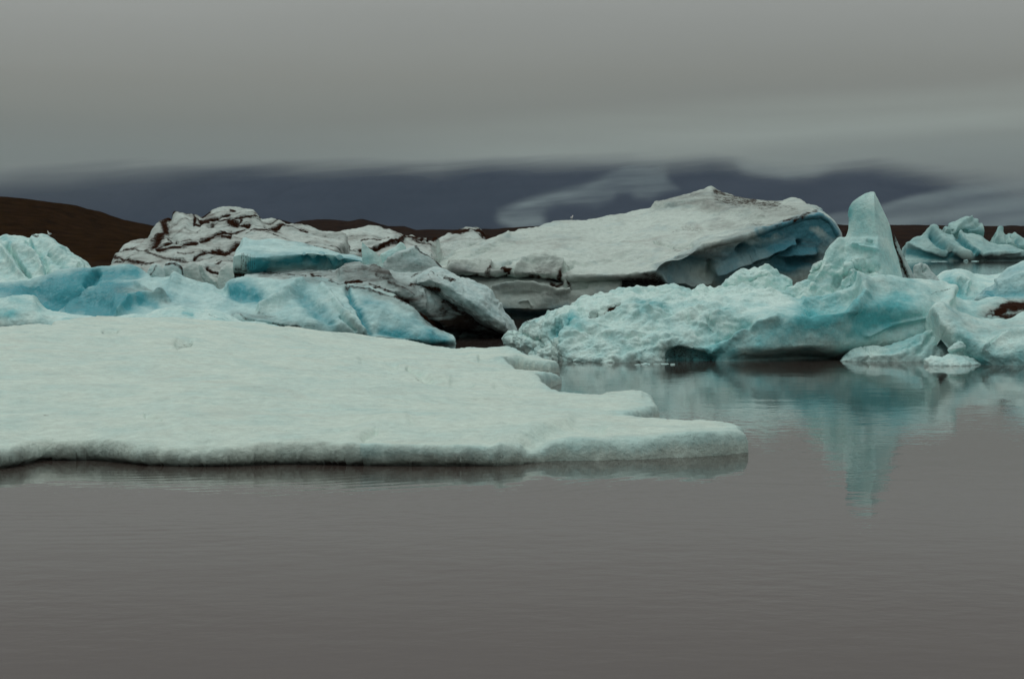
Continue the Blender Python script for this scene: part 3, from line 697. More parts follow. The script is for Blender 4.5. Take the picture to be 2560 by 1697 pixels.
# ---- small bergs round the right one
berg('iceberg', [berg_loft([row(C5, [(463, 1394, 87.2), (600, 1397, 87.0), (800, 1400, 86.8), (1090, 1400, 86.8), (1310, 1400, 87)]),
                            row(C5, [(466, 1385, 87.3), (600, 1360, 87.0), (800, 1350, 86.8), (1090, 1340, 86.9), (1305, 1360, 87.2)]),
                            row(C5, [(475, 1375, 87.4), (560, 1325, 87.4), (700, 1310, 87.4), (900, 1290, 87.3), (1080, 1240, 87.3), (1290, 1280, 87.6)]),
                            row(C5, [(480, 1365, 87.6), (500, 1345, 87.7), (560, 1298, 87.8), (620, 1284, 87.8), (700, 1281, 87.9), (770, 1290, 87.9), (850, 1262, 87.9), (960, 1224, 88), (1060, 1188, 88), (1110, 1155, 88), (1170, 1145, 88), (1230, 1134, 88), (1255, 1158, 88), (1278, 1225, 88), (1290, 1275, 88)])],
                           depth=0.9, seed=21, bulge=0.05, backz=0.8,
                           noise=[('f', 1.0, 0.14, 5), ('p', 0.5, 0.10), ('f', 0.2, 0.05, 3)], feats=[('b', C5, [(850, 1290), (1100, 1200)], 60, .4), ('g', C5, [(700, 1320), (900, 1310), (1050, 1230)], 16, -.12), ('g', C5, [(1050, 1320), (1150, 1200)], 22, -.15), ('b', C5, [(1240, 1250)], 50, .5), ('g', C5, [(620, 1290), (680, 1350), (640, 1395)], 9, -.07)])],
     ICE_PIT, 'low pale wedge of ice floating against the foot of the pitted spired iceberg')
berg('ice_chunk', [berg_loft([row(C5, [(1092, 1387, 84.6), (1140, 1432, 84.0), (1250, 1441, 83.7), (1400, 1437, 83.8), (1512, 1413, 84.6)]),
                              row(C5, [(1100, 1375, 84.8), (1150, 1385, 84.2), (1260, 1385, 84.0), (1400, 1390, 84.1), (1500, 1405, 84.8)]),
                              row(C5, [(1110, 1368, 85.0), (1140, 1357, 85), (1230, 1362, 84.9), (1270, 1345, 84.8), (1350, 1350, 84.8), (1420, 1364, 84.9), (1480, 1390, 85), (1500, 1402, 85)])], depth=0.9, seed=23, bulge=0.05, noise=[('f', 0.5, 0.07, 4), ('p', 0.22, 0.08)]),
                   tower(C5, 85.0, [(1249, 1335, 1362), (1262, 1315, 1385), (1285, 1290, 1398), (1300, 1265, 1392), (1318, 1264, 1360), (1335, 1274, 1335), (1365, 1265, 1345)], seed=24, noise=[('f', 0.3, 0.07, 4), ('p', 0.16, 0.07)], ground=False, k=0.8, wedge=0.1)],
     ICE_PIT, 'small crumbly lump of ice with a mushroom knob on top, afloat by the low wedge', 'ice chunk')
berg('iceberg', [berg_loft([row(C5, [(1488, 1420, 85), (1600, 1428, 84.3), (1839, 1437, 83.7), (2400, 1437, 83.7)]),
                            row(C5, [(1375, 1335, 85.4), (1500, 1360, 84.7), (1600, 1350, 84.2), (1839, 1330, 83.8), (2400, 1330, 83.8)]),
                            row(C5, [(1262, 1165, 85.8), (1400, 1200, 85.2), (1560, 1260, 85.0), (1700, 1240, 84.8), (1839, 1200, 84.8), (2400, 1200, 84.8)]),
                            row(C5, [(1185, 1030, 86.6), (1300, 1060, 86.4), (1450, 1130, 86.3), (1600, 1150, 86.3), (1720, 1140, 86.4), (1839, 1120, 86.4), (2400, 1080, 86.4)]),
                            row(C5, [(1158, 990, 87.0), (1180, 964, 87.3), (1230, 954, 87.5), (1280, 983, 87.7), (1350, 1028, 87.9), (1450, 1063, 88), (1560, 1073, 88), (1620, 1074, 88), (1700, 1079, 88), (1750, 1064, 88), (1839, 1018, 88.5), (2400, 900, 89)])],
                           depth=3.0, seed=27, bulge=0.2, noise=[('f', 2.0, 0.2, 5), ('p', 0.7, 0.10), ('f', 0.3, 0.05, 4)],
                           feats=[('g', C5, [(1550, 1300), (1620, 1250), (1720, 1210), (1839, 1180)], 25, .25), ('g', C5, [(1560, 1310), (1600, 1265), (1700, 1200)], 8, -.15), ('d', C5, [(1740, 1165), (1800, 1150)], 8, .45), ('b', C5, [(1400, 1250), (1500, 1400), (1800, 1380)], 80, .5), ('d', C5, [(1600, 1180), (1700, 1170)], 14, .3), ('b', C5, [(1330, 1080)], 60, .25), ('m', C5, [(1300, 1050), (1500, 1150), (1839, 1120), (2300, 1100)], 60, .25), ('m', C5, [(1400, 1280), (1600, 1400), (2300, 1400)], 60, .25)])],
     ICE_PIT, 'greyish saddle shaped iceberg at the right edge, its horn above the mushroom lump')
berg('iceberg', [berg_loft([row(C5, [(1250, 1030, 91.5), (1400, 1110, 91), (1560, 1120, 91), (1839, 1120, 91), (2300, 1120, 91)]),
                            row(C5, [(1275, 960, 92), (1350, 1000, 91.8), (1450, 1030, 91.6), (1600, 1020, 91.6), (1839, 1010, 91.6), (2300, 1010, 91.6)]),
                            row(C5, [(1280, 862, 93.4), (1330, 900, 93.5), (1380, 934, 93.8), (1470, 939, 94), (1520, 932, 94), (1560, 917, 94), (1630, 907, 94), (1680, 915, 94), (1710, 932, 94), (1839, 926, 95), (2300, 880, 96)])],
                           depth=3.0, seed=31, bulge=0.2, noise=[('f', 1.6, 0.15, 5), ('f', 0.4, 0.06, 4)],
                           feats=[('d', C5, [(1640, 1030), (1700, 995), (1839, 975), (2100, 960)], 40, 1.15, 14), ('d', C5, [(1600, 1055), (1839, 1055)], 26, .9), ('m', C5, [(1560, 1040), (1839, 960)], 70, .6), ('d', C5, [(1590, 1020), (1560, 1060)], 25, .6), ('b', C5, [(1450, 1010), (1350, 1000)], 60, .4), ('d', C5, [(1720, 940), (1839, 938)], 10, .5)])],
     ICE_PIT, 'pale blue ice ridge at the right edge with dark brown gravel in its hollow')
berg('iceberg', [berg_loft([row(C5, [(1180, 960, 107), (1400, 960, 107), (1640, 960, 107), (1760, 960, 107)]),
                            row(C5, [(1188, 850, 108.5), (1300, 870, 107.6), (1400, 880, 107.6), (1500, 890, 108), (1640, 880, 108.6), (1740, 880, 109)]),
                            row(C5, [(1190, 790, 110), (1260, 785, 109), (1340, 770, 108.4), (1400, 790, 108.6), (1480, 800, 109.6), (1600, 800, 109.8), (1700, 790, 110)]),
                            row(C5, [(1190, 748, 111.5), (1250, 712, 112), (1330, 695, 112), (1400, 706, 112), (1442, 721, 112), (1452, 738, 112), (1500, 750, 112), (1560, 750, 112), (1620, 744, 112), (1700, 721, 112), (1712, 740, 112)])],
                           depth=4.0, seed=33, bulge=0.1, noise=[('f', 1.6, 0.16, 5), ('f', 0.4, 0.05, 4)],
                           feats=[('b', C5, [(1280, 800), (1360, 860), (1300, 880)], 45, .7), ('g', C5, [(1300, 840), (1380, 860)], 50, -.35), ('b', C5, [(1400, 920), (1600, 920)], 40, .5), ('g', C5, [(1350, 770), (1420, 800), (1400, 880)], 16, .25), ('d', C5, [(1420, 925), (1560, 905)], 7, .35)])],
     ICE_PIT, 'turquoise iceberg with two small upturned horns, behind the pitted spired iceberg')
berg('iceberg', [berg_loft([row(C5, [(1480, 930, 103), (1700, 940, 102.5), (1839, 945, 102), (2400, 950, 102)]),
                            row(C5, [(1530, 880, 103.3), (1700, 870, 102.7), (1839, 880, 102.3), (2400, 880, 102.3)]),
                            row(C5, [(1545, 850, 104), (1640, 810, 103.6), (1760, 790, 103.4), (1839, 770, 103.4), (2400, 720, 103.4)]),
                            row(C5, [(1560, 830, 105), (1640, 788, 105.5), (1690, 730, 106), (1740, 690, 106.2), (1790, 665, 106.4), (1839, 638, 106.6), (1950, 590, 107), (2150, 560, 107), (2400, 640, 107)])],
                           depth=4.5, seed=35, bulge=0.2, noise=[('f', 2.0, 0.2, 5), ('f', 0.4, 0.06, 4)],
                           feats=[('b', C5, [(1560, 880), (1839, 860)], 45, .6), ('g', C5, [(1600, 860), (1839, 850)], 40, -.3), ('g', C5, [(1640, 800), (1839, 760)], 16, .2), ('b', C5, [(1700, 740), (1839, 680)], 30, .3)])],
     ICE_TEAL, 'grey blue iceberg rising out at the right edge, before the far fan shaped berg')
berg('ice_shard', [tower(C5, 99.5, [(447, 858, 862), (490, 861, 880), (540, 866, 903), (600, 880, 930), (640, 890, 952), (700, 915, 985), (760, 940, 1012), (840, 950, 1030)], seed=37, k=0.8, wedge=0.9, noise=[('f', 0.8, 0.06, 4), ('r', 0.3, 0.04, 3)],
                         feats=[('d', C5, [(858, 460), (880, 560), (920, 660), (960, 750)], 13, .85), ('d', C5, [(905, 650), (965, 760)], 12, .6)])],
     ICE_GREY, 'thin dark edged blade of ice standing just right of the tall spire', 'ice shard')
berg('ice_block', [tower(C5, 101.5, [(656, 1040, 1075), (668, 1012, 1100), (690, 1000, 1122), (720, 998, 1150), (760, 1000, 1190), (800, 1005, 1222), (860, 1010, 1265)], seed=39, k=0.6, wedge=0.4, noise=[('f', 1.0, 0.12, 5), ('f', 0.25, 0.04, 3)],
                         feats=[('g', C5, [(1075, 665), (1085, 715), (1100, 700)], 9, -.2), ('d', C5, [(1078, 680), (1088, 715)], 6, .4)])],
     ICE_GREY, 'rounded grey ice block between the dark blade and the two horned turquoise iceberg', 'ice block')
# ---- far berg group
def far_bergs():
    sc = 7.0
    berg('iceberg', [berg_loft([row(C5, [(948, 640, 718), (1100, 641, 717), (1300, 641, 716), (1540, 641, 716), (1839, 636, 718), (1990, 632, 722)]),
                                row(C5, [(946, 600, 722), (1100, 600, 719), (1300, 615, 716), (1540, 610, 713), (1839, 600, 716), (1985, 606, 722)]),
                                row(C5, [(955, 528, 724), (1100, 545, 719), (1250, 560, 715), (1400, 590, 712), (1560, 588, 711), (1700, 575, 714), (1839, 570, 717), (1980, 585, 723)]),
                                row(C5, [(960, 509, 726), (985, 488, 727), (1010, 464, 728), (1060, 450, 729), (1100, 420, 729), (1110, 400, 729), (1145, 396, 729), (1180, 424, 728), (1250, 440, 728), (1330, 450, 727), (1350, 440, 727), (1440, 433, 727), (1520, 448, 727), (1580, 497, 728), (1640, 519, 728), (1720, 513, 729), (1790, 545, 729), (1850, 560, 729), (1970, 575, 729)])],
                               depth=14, seed=41, bulge=0.6, under=-2, noise=[('f', sc, 0.8, 5), ('f', 2.0, 0.3, 4)],
                               feats=[('g', C5, [(1150, 410), (1250, 500), (1330, 560), (1450, 605)], 22, 2.0), ('g', C5, [(1130, 450), (1200, 520), (1280, 580)], 18, -2.0), ('b', C5, [(1130, 450), (1230, 540)], 26, .6), ('g', C5, [(1330, 450), (1400, 520), (1480, 590), (1550, 625)], 14, -2.0),
                                      ('b', C5, [(1330, 450), (1400, 520), (1500, 600)], 18, .8), ('g', C5, [(1360, 450), (1440, 540), (1540, 610)], 16, 1.6), ('g', C5, [(975, 525), (1100, 560), (1260, 590)], 12, 1.5), ('b', C5, [(970, 570), (1100, 595), (1250, 615)], 30, .9), ('b', C5, [(1290, 600), (1380, 625)], 20, 1.0), ('g', C5, [(1560, 590), (1800, 580)], 12, 1.0)])],
         ICE_FAR, 'long low turquoise iceberg with a fan of slanting slabs, far off by the dark shore')
    berg('iceberg', [berg_loft([row(C5, [(1262, 470, 742), (1350, 480, 742), (1450, 480, 742), (1530, 480, 742)]),
                                row(C5, [(1250, 400, 741), (1320, 400, 739), (1420, 400, 737), (1500, 410, 738), (1542, 420, 740)]),
                                row(C5, [(1240, 388, 744), (1258, 368, 746), (1300, 350, 748), (1340, 330, 749), (1375, 310, 749), (1400, 303, 749), (1425, 308, 749), (1440, 319, 748), (1470, 322, 748), (1500, 324, 748), (1522, 345, 748), (1536, 370, 747), (1542, 395, 746)])],
                               depth=14, seed=43, bulge=0.4, under=-2, noise=[('f', sc, 1.1, 5), ('f', 2.0, 0.3, 4)],
                               feats=[('g', C5, [(1300, 430), (1380, 370), (1440, 330)], 10, 1.8), ('g', C5, [(1390, 420), (1450, 390), (1510, 350)], 16, -2.0), ('b', C5, [(1400, 415), (1480, 380)], 22, .5), ('d', C5, [(1490, 400), (1460, 420)], 16, .35), ('g', C5, [(1260, 370), (1300, 420)], 10, -1.2)])],
         ICE_FAR, 'far blue block with a jagged top standing behind the fan shaped berg')
    berg('iceberg', [berg_loft([row(C5, [(1560, 590, 735), (1700, 590, 735), (1839, 590, 735), (2000, 590, 735)]),
                                row(C5, [(1590, 515, 736), (1700, 500, 734), (1800, 520, 733), (1990, 560, 735)]),
                                row(C5, [(1592, 503, 738), (1618, 472, 740), (1630, 425, 741), (1645, 410, 742), (1662, 399, 742), (1680, 415, 742), (1700, 434, 742), (1740, 429, 742), (1790, 448, 742), (1839, 488, 741), (1900, 545, 740), (1980, 570, 738)])],
                               depth=12, seed=45, bulge=0.4, under=-2, noise=[('f', sc, 1.0, 5), ('f', 2.0, 0.3, 4)],
                               feats=[('g', C5, [(1660, 410), (1640, 470), (1610, 520)], 12, 1.5), ('g', C5, [(1750, 450), (1790, 490), (1800, 530)], 14, -2.0), ('b', C5, [(1780, 480), (1800, 530)], 16, .7), ('g', C5, [(1700, 450), (1720, 520)], 12, -1.2), ('g', C5, [(1760, 440), (1830, 500), (1839, 540)], 10, 1.3)])],
         ICE_FAR, 'far peaked blue iceberg cut by the right edge, behind the fan shaped berg')
far_bergs()

# ---- the big tilted slab in the middle distance
def slab():
    lip = [(1103, 676, 138), (1145, 684, 137.6), (1213, 690, 137.5), (1266, 683, 137.5), (1300, 688, 137), (1346, 690, 137), (1390, 693, 137.5), (1417, 702, 137.5), (1443, 696, 137), (1553, 696, 137), (1609, 688, 136), (1640, 684, 136), (1648, 672, 136), (1662, 662, 136), (1701, 650, 136), (1733, 638, 136.5), (1756, 623, 137), (1797, 613, 137),
           (1841, 602, 137.5), (1870, 597, 138), (1905, 583, 138), (1960, 568, 138.5), (2010, 550, 139), (2050, 545, 139.5), (2072, 560, 140), (2095, 600, 141)]
    R = lambda p: row(C0, p)
    L_ = R(lip)
    # inner wall under the lip
    wall1 = L_.copy(); wall1[:, 1] += np.interp(L_[:, 0], [1100, 1500, 1700, 1900, 2050, 2095], [8, 10, 24, 34, 50, 40]); wall1[:, 2] += np.interp(L_[:, 0], [1100, 1570, 1650, 1800, 2095], [2.5, 2.5, .8, .7, 0])
    wall2 = L_.copy(); wall2[:, 1] = np.interp(L_[:, 0], [1100, 1500, 1650, 1900, 2095], [740, 735, 720, 690, 690]); wall2[:, 2] += np.interp(L_[:, 0], [1100, 1570, 1650, 1800, 2095], [4, 4, 1.9, 1.9, .5])
    wall3 = L_.copy(); wall3[:, 1] = 790; wall3[:, 2] += np.interp(L_[:, 0], [1100, 1570, 1650, 1800, 2095], [4.5, 5.5, 3.0, 3.2, 1.0])
    face = L_.copy(); face[:, 1] -= 7; face[:, 2] += -0.25
    up1 = R([(1100, 664, 140), (1160, 660, 139), (1230, 668, 138.8), (1280, 655, 139), (1340, 657, 138.2), (1400, 668, 138.6), (1450, 670, 139), (1553, 668, 139.5), (1640, 655, 139), (1700, 632, 139), (1756, 605, 139.5), (1841, 582, 140), (1905, 560, 140.5), (1960, 545, 141), (2010, 530, 141), (2050, 530, 141.5), (2078, 550, 141.5), (2098, 590, 141.5)])
    up2 = R([(1102, 655, 142), (1160, 645, 142), (1230, 640, 142.5), (1300, 625, 143), (1400, 615, 143.5), (1500, 610, 144.5), (1600, 595, 145.5), (1700, 575, 146), (1800, 550, 146.5), (1880, 535, 146.5), (1960, 525, 146), (2020, 520, 145), (2060, 530, 143.5), (2085, 555, 142.5), (2097, 580, 142)])
    crest = R([(1104, 652, 143.5), (1130, 642, 144.5), (1170, 626, 145.5), (1211, 609, 146.5), (1240, 600, 147.5), (1272, 589, 148.5), (1302, 577, 150), (1346, 566, 151), (1384, 555, 152), (1449, 552, 153), (1503, 547, 154), (1538, 543, 155), (1570, 534, 156), (1597, 524, 157), (1624, 518, 157), (1640, 507, 157.5),
               (1667, 493, 158), (1700, 486, 158), (1732, 480, 158), (1760, 474, 158), (1777, 468, 158), (1790, 478, 158), (1815, 488, 157.5), (1840, 493, 157), (1870, 499, 156.5), (1900, 504, 155.5), (1949, 507, 154), (1975, 499, 153), (1995, 500, 152), (2035, 514, 149), (2050, 524, 147), (2062, 538, 145.5), (2078, 563, 144), (2092, 578, 143), (2098, 590, 142.5)])
    ft = [('g', C3, [(250, 780), (480, 745), (600, 770)], 30, .5), ('g', C3, [(830, 790), (900, 735), (1050, 740), (1180, 800)], 26, .6), ('g', C3, [(800, 800), (850, 745), (950, 715)], 12, -.4), ('g', C3, [(1300, 790), (1200, 830)], 12, -.3), ('g', C3, [(620, 790), (760, 740)], 14, -.5),
          ('d', C3, [(300, 835), (430, 845), (560, 850), (720, 835), (770, 800), (680, 790)], 16, .9), ('d', C3, [(600, 800), (560, 830)], 22, .7), ('d', C3, [(850, 850), (1000, 850), (1140, 862), (1240, 890)], 14, .8), ('d', C3, [(240, 770), (330, 760)], 16, .5), ('d', C3, [(440, 740), (510, 750)], 20, .4),
          ('d', C3, [(1180, 850), (1200, 880), (1240, 880)], 24, .9), ('d', C3, [(1210, 790), (1290, 800)], 18, .4), ('d', C3, [(1890, 820), (1940, 850), (1990, 830)], 24, .6), ('d', C3, [(1700, 900), (1850, 900), (2000, 880), (2080, 900)], 50, .75), ('d', C3, [(1700, 960), (2000, 960)], 60, .8),
          ('d', C3, [(740, 720), (860, 715)], 12, .35), ('d', C3, [(900, 830), (1000, 800), (1080, 830)], 26, .45),
          ('m', C0, [(1650, 508), (1740, 500), (1830, 520), (1930, 535), (2010, 525)], 24, .42), ('m', C0, [(1780, 560), (1860, 570), (1930, 560)], 12, .3), ('m', C0, [(1200, 640), (1350, 600), (1450, 590)], 20, .12), ('m', C0, [(1640, 670), (1720, 640), (1800, 606), (1880, 578)], 8, .45),
          ('b', C0, [(1900, 585), (1990, 560), (2040, 548), (2075, 570)], 13, 1.0), ('b', C0, [(2050, 535), (2085, 580)], 9, .8), ('m', C0, [(1700, 495), (1780, 490), (1860, 510), (1960, 520)], 16, .45), ('m', C0, [(1650, 510), (1760, 500)], 10, .3), ('m', C0, [(1880, 545), (1980, 550)], 14, .35), ('m', C3, [(300, 800), (500, 800), (700, 790)], 40, .6), ('m', C3, [(900, 820), (1100, 820)], 40, .5), ('m', C3, [(1700, 920), (2050, 900)], 60, .9),
          # brown crest streaks
          ('d', C0, [(1655, 499), (1700, 488), (1760, 492)], 5, .35), ('d', C0, [(1788, 482), (1815, 490), (1850, 500), (1890, 506)], 8, .72), ('d', C0, [(1790, 500), (1850, 510), (1900, 515), (1940, 512)], 12, .6), ('d', C0, [(1900, 530), (1950, 520), (1990, 522)], 9, .45), ('d', C0, [(1960, 555), (2000, 545), (2040, 528)], 5, .7), ('d', C0, [(1880, 560), (1940, 565), (1960, 556)], 6, .45),
          ('d', C0, [(1680, 575), (1720, 568), (1760, 575)], 7, .35), ('d', C0, [(1670, 600), (1690, 630), (1720, 620)], 6, .35), ('d', C3, [(2100, 440), (2366, 460)], 7, .35), ('d', C3, [(2180, 460), (2250, 430)], 10, .35), ('g', C0, [(1640, 515), (1700, 512), (1760, 505), (1820, 530), (1900, 540)], 9, .25), ('g', C0, [(1640, 524), (1720, 520), (1790, 535)], 6, -.15),
          ('g', C3, [(300, 660), (600, 590), (750, 520)], 14, .2), ('g', C3, [(280, 720), (500, 640), (800, 560)], 12, -.18), ('g', C3, [(1990, 560), (2140, 620), (2300, 600)], 14, -.25), ('g', C3, [(1800, 620), (1400, 740), (1200, 760)], 20, .15),
          # hollows melted into the blue wall
          ('g', C4, [(1630, 80), (1650, 60)], 28, -1.3), ('g', C4, [(1180, 220), (1290, 180)], 60, -1.0), ('g', C4, [(1600, 190), (1800, 130), (2050, 20)], 20, -1.1), ('g', C4, [(1450, 200), (1600, 150), (1800, 90), (2000, 10)], 22, .9), ('g', C4, [(1400, 160), (1400, 260)], 18, -.8), ('g', C4, [(1050, 260), (1250, 300), (1400, 280)], 20, .8),
          ('g', C4, [(2000, 160), (2150, 150)], 34, -1.2), ('g', C4, [(1900, 100), (2150, 90)], 18, .6),
          ('b', C4, [(1050, 230), (1200, 200), (1350, 120), (1600, 80), (1900, 30), (2100, -20)], 70, .8), ('b', C4, [(1500, 250), (1800, 200), (2100, 120)], 110, .9), ('b', C4, [(1100, 320), (1300, 350)], 60, .7), ('b', C5, [(100, 420), (230, 470), (330, 500)], 60, .8), ('b', C5, [(0, 400), (150, 350), (300, 335), (400, 460)], 42, .9), ('b', C5, [(60, 640), (200, 600)], 90, 1.0)]
    A = berg_loft([wall3, wall2, wall1, L_, face, up1, up2, crest], sharp=(3,), depth=9, seed=51, bulge=0.3, noise=[('f', 5.0, 0.45, 5), ('r', 2.0, 0.12, 4), ('f', 0.7, 0.12, 4)], feats=ft)
    # the lower tier along the water
    rim = R([(1100, 700, 139.5), (1150, 690, 139.2), (1177, 693, 139), (1213, 692, 138.6), (1251, 687, 138.6), (1272, 692, 138.4), (1316, 691, 138.4), (1364, 697, 138), (1390, 706, 138), (1464, 702, 138), (1509, 694, 138), (1554, 697, 138)])
    B = berg_loft([R([(1100, 800, 140), (1250, 799, 139.5), (1400, 797, 139.5), (1541, 795, 139.5)]), R([(1100, 775, 137), (1250, 771, 136.6), (1330, 771, 136.6), (1450, 770, 136.7), (1541, 765, 136.9)]), R([(1100, 740, 137.2), (1240, 735, 136.8), (1300, 722, 136.8), (1360, 735, 136.5), (1450, 740, 136.8), (1545, 735, 137)]), rim],
                  sharp=(1,), depth=6, seed=53, bulge=0.15, backz=1.0, noise=[('f', 3.0, 0.25, 5), ('f', 0.6, 0.10, 4)],
                  feats=[('g', C3, [(620, 960), (850, 925), (1000, 945), (1150, 985), (1250, 980)], 12, .45), ('g', C3, [(700, 1000), (1000, 990)], 35, -.3), ('d', C3, [(1110, 910), (1150, 940), (1200, 930)], 18, .85), ('d', C3, [(1110, 965), (1190, 970)], 7, .8), ('d', C3, [(1250, 930), (1280, 965)], 13, .75), ('d', C3, [(1280, 915), (1400, 880)], 9, .6), ('g', C3, [(1220, 930), (1350, 900), (1430, 880)], 14, .4),
                         ('g', C3, [(1230, 960), (1400, 930)], 14, -.3), ('d', C3, [(1050, 1000), (1150, 1000)], 12, .4), ('b', C3, [(620, 1130), (900, 1170), (1250, 1130)], 45, .9), ('d', C3, [(470, 890), (620, 860)], 12, .3), ('b', C3, [(850, 1060), (1100, 1060)], 40, .2), ('g', C3, [(840, 1060), (920, 1050), (940, 1100)], 7, .2), ('m', C3, [(620, 980), (900, 980), (1200, 1020), (1600, 1000)], 50, .35), ('m', C3, [(1080, 900), (1300, 940)], 40, .5)])
    berg('iceberg', [A, B], ICE_SLAB, 'huge tilted grey white slab iceberg with a deep blue undercut, in the middle distance')
slab()
berg('iceberg', [berg_loft([row(C3, [(20, 800, 147), (300, 800, 147), (620, 780, 148)]), row(C3, [(50, 660, 148.5), (200, 620, 148), (400, 600, 148), (600, 620, 149)]),
                            row(C3, [(60, 610, 149.5), (110, 572, 150), (180, 532, 150), (300, 490, 150), (420, 482, 150), (500, 500, 150), (545, 540, 150), (610, 580, 150)]),
                            row(C3, [(75, 600, 151), (110, 568, 151), (180, 528, 151.5), (270, 488, 152), (350, 452, 152.5), (390, 438, 153), (430, 430, 153), (480, 432, 153), (520, 450, 153), (560, 500, 153), (620, 550, 153)])],
                           depth=6, seed=57, bulge=0.2, noise=[('f', 2.0, 0.25, 5), ('p', 0.9, 0.2), ('f', 0.4, 0.08, 4)],
                           feats=[('d', C3, [(270, 484), (350, 466), (430, 450), (500, 460), (550, 510), (590, 550)], 18, 1.0), ('d', C3, [(540, 500), (600, 540)], 26, 1.0), ('b', C3, [(150, 620)], 40, .2)])],
     ICE_WHITE, 'small white ice mound capped with black grit, left of the huge tilted slab')

# ---- left cluster
berg('iceberg', [berg_loft([row(C2, [(640, 590, 137), (1000, 600, 137), (1400, 600, 137), (1720, 560, 138)]), row(C2, [(660, 480, 138.5), (900, 470, 138.5), (1150, 460, 138.5), (1300, 460, 138.5), (1480, 490, 139), (1700, 500, 140)]),
                            row(C2, [(700, 395, 141.5), (800, 386, 142), (1000, 385, 142.5), (1110, 379, 142.5), (1170, 362, 143), (1200, 353, 143), (1230, 344, 143), (1260, 343, 143), (1330, 350, 143), (1420, 374, 143), (1500, 404, 143), (1550, 430, 143), (1565, 420, 143), (1600, 438, 143), (1620, 430, 143), (1660, 450, 143), (1680, 434, 143), (1700, 458, 143), (1735, 428, 143), (1765, 426, 143)])],
                           depth=6, seed=61, bulge=0.3, noise=[('f', 2.5, 0.3, 5), ('s', 0.7, 0.16, .12, .3), ('t', 0.7, .10, -9, .8, .15, .24), ('f', 0.5, 0.12, 4)],
                           feats=[('d', C2, [(1180, 525), (1310, 517), (1370, 485), (1470, 448), (1530, 432), (1590, 438), (1660, 452), (1750, 430)], 14, 1.0), ('d', C2, [(1330, 500), (1500, 450)], 16, .8), ('d', C2, [(1190, 450), (1300, 440), (1400, 418)], 8, .75), ('d', C2, [(760, 415), (880, 402)], 9, .8), ('d', C2, [(1330, 350), (1420, 374), (1500, 404), (1560, 435)], 7, .6),
                                  ('d', C2, [(1080, 515), (1150, 525)], 10, .6), ('d', C2, [(1560, 440), (1640, 470), (1700, 480)], 14, .7), ('g', C2, [(1290, 500), (1500, 440)], 14, .3), ('d', C2, [(1500, 420), (1420, 400), (1340, 380)], 5, .5)])],
     ICE_WHITE, 'dirty white ice mound with black gravel seams, in front of the low brown moraine')
dome_dirt = [([(1450, 332), (1540, 297), (1640, 294), (1650, 340), (1640, 385), (1690, 390), (1730, 352), (1800, 342), (1880, 312), (1940, 302)], 9, 1.0), ([(1700, 300), (1765, 275)], 13, .95), ([(1950, 268), (1985, 268)], 8, .8),
             ([(2200, 317), (2050, 332), (1800, 347)], 5, .8), ([(1390, 385), (1400, 430), (1345, 480), (1290, 570)], 26, .85), ([(1370, 370), (1450, 340)], 8, .7), ([(1260, 578), (1330, 560), (1420, 520), (1480, 512)], 11, .95), ([(1330, 605), (1480, 575), (1600, 557), (1660, 545)], 11, .95), ([(1700, 520), (1760, 490), (1850, 467), (1950, 455)], 12, .95),
             ([(2366, 436), (2150, 415), (1950, 452)], 6, .8), ([(1940, 350), (2000, 378)], 24, .95), ([(2000, 382), (2110, 388)], 10, .9), ([(1760, 395), (1800, 380)], 16, .9), ([(2040, 345), (2020, 375)], 8, .8), ([(1640, 665), (1700, 622), (1790, 605)], 9, 1.0), ([(1850, 580), (1900, 620), (1950, 580), (2010, 560)], 22, 1.0), ([(1800, 600), (1870, 600)], 16, .9),
             ([(985, 668), (1100, 690), (1220, 712)], 14, .62), ([(1120, 592), (1250, 622), (1400, 665), (1620, 695)], 10, .55), ([(1750, 762), (1790, 792), (1850, 800)], 13, .95), ([(1600, 842), (1690, 872)], 12, .9), ([(1740, 882), (1840, 890)], 7, .9), ([(1320, 600), (1360, 580)], 9, .7), ([(1420, 490), (1480, 520), (1540, 540)], 8, .6),
             ([(1870, 485), (1950, 492)], 7, .7), ([(2240, 390), (2366, 402)], 12, .85), ([(1500, 620), (1560, 640), (1640, 620)], 6, .5), ([(1650, 340), (1700, 370), (1760, 360)], 12, .8), ([(1820, 730), (1870, 690)], 8, .6), ([(1200, 735), (1300, 700)], 7, .55), ([(2080, 460), (2200, 440)], 5, .5), ([(1690, 420), (1600, 470)], 6, .35)]
ft = [('d', C1, p, w * 1.45, min(1, a * 1.3), 4) for p, w, a in dome_dirt] + [('g', C1, p, w * 1.0, -.12) for p, w, a in dome_dirt if a > .8] + [('m', C1, p, w * 2.2, .5) for p, w, a in dome_dirt if a > .6] + [('m', C1, [(1000, 690), (1300, 660), (1600, 720)], 60, .3), ('m', C1, [(1350, 420), (1350, 560)], 60, .4), ('m', C1, [(1900, 350), (2100, 360)], 60, .3)]
ft += [('d', C2, [(520, 345), (620, 350), (700, 360), (800, 382)], 10, .9), ('d', C2, [(0, 440), (100, 410), (250, 395)], 8, .6), ('g', C1, [(1500, 320), (1560, 380), (1560, 480)], 40, .3), ('g', C1, [(1450, 340), (1420, 450), (1500, 530)], 18, -.2)]
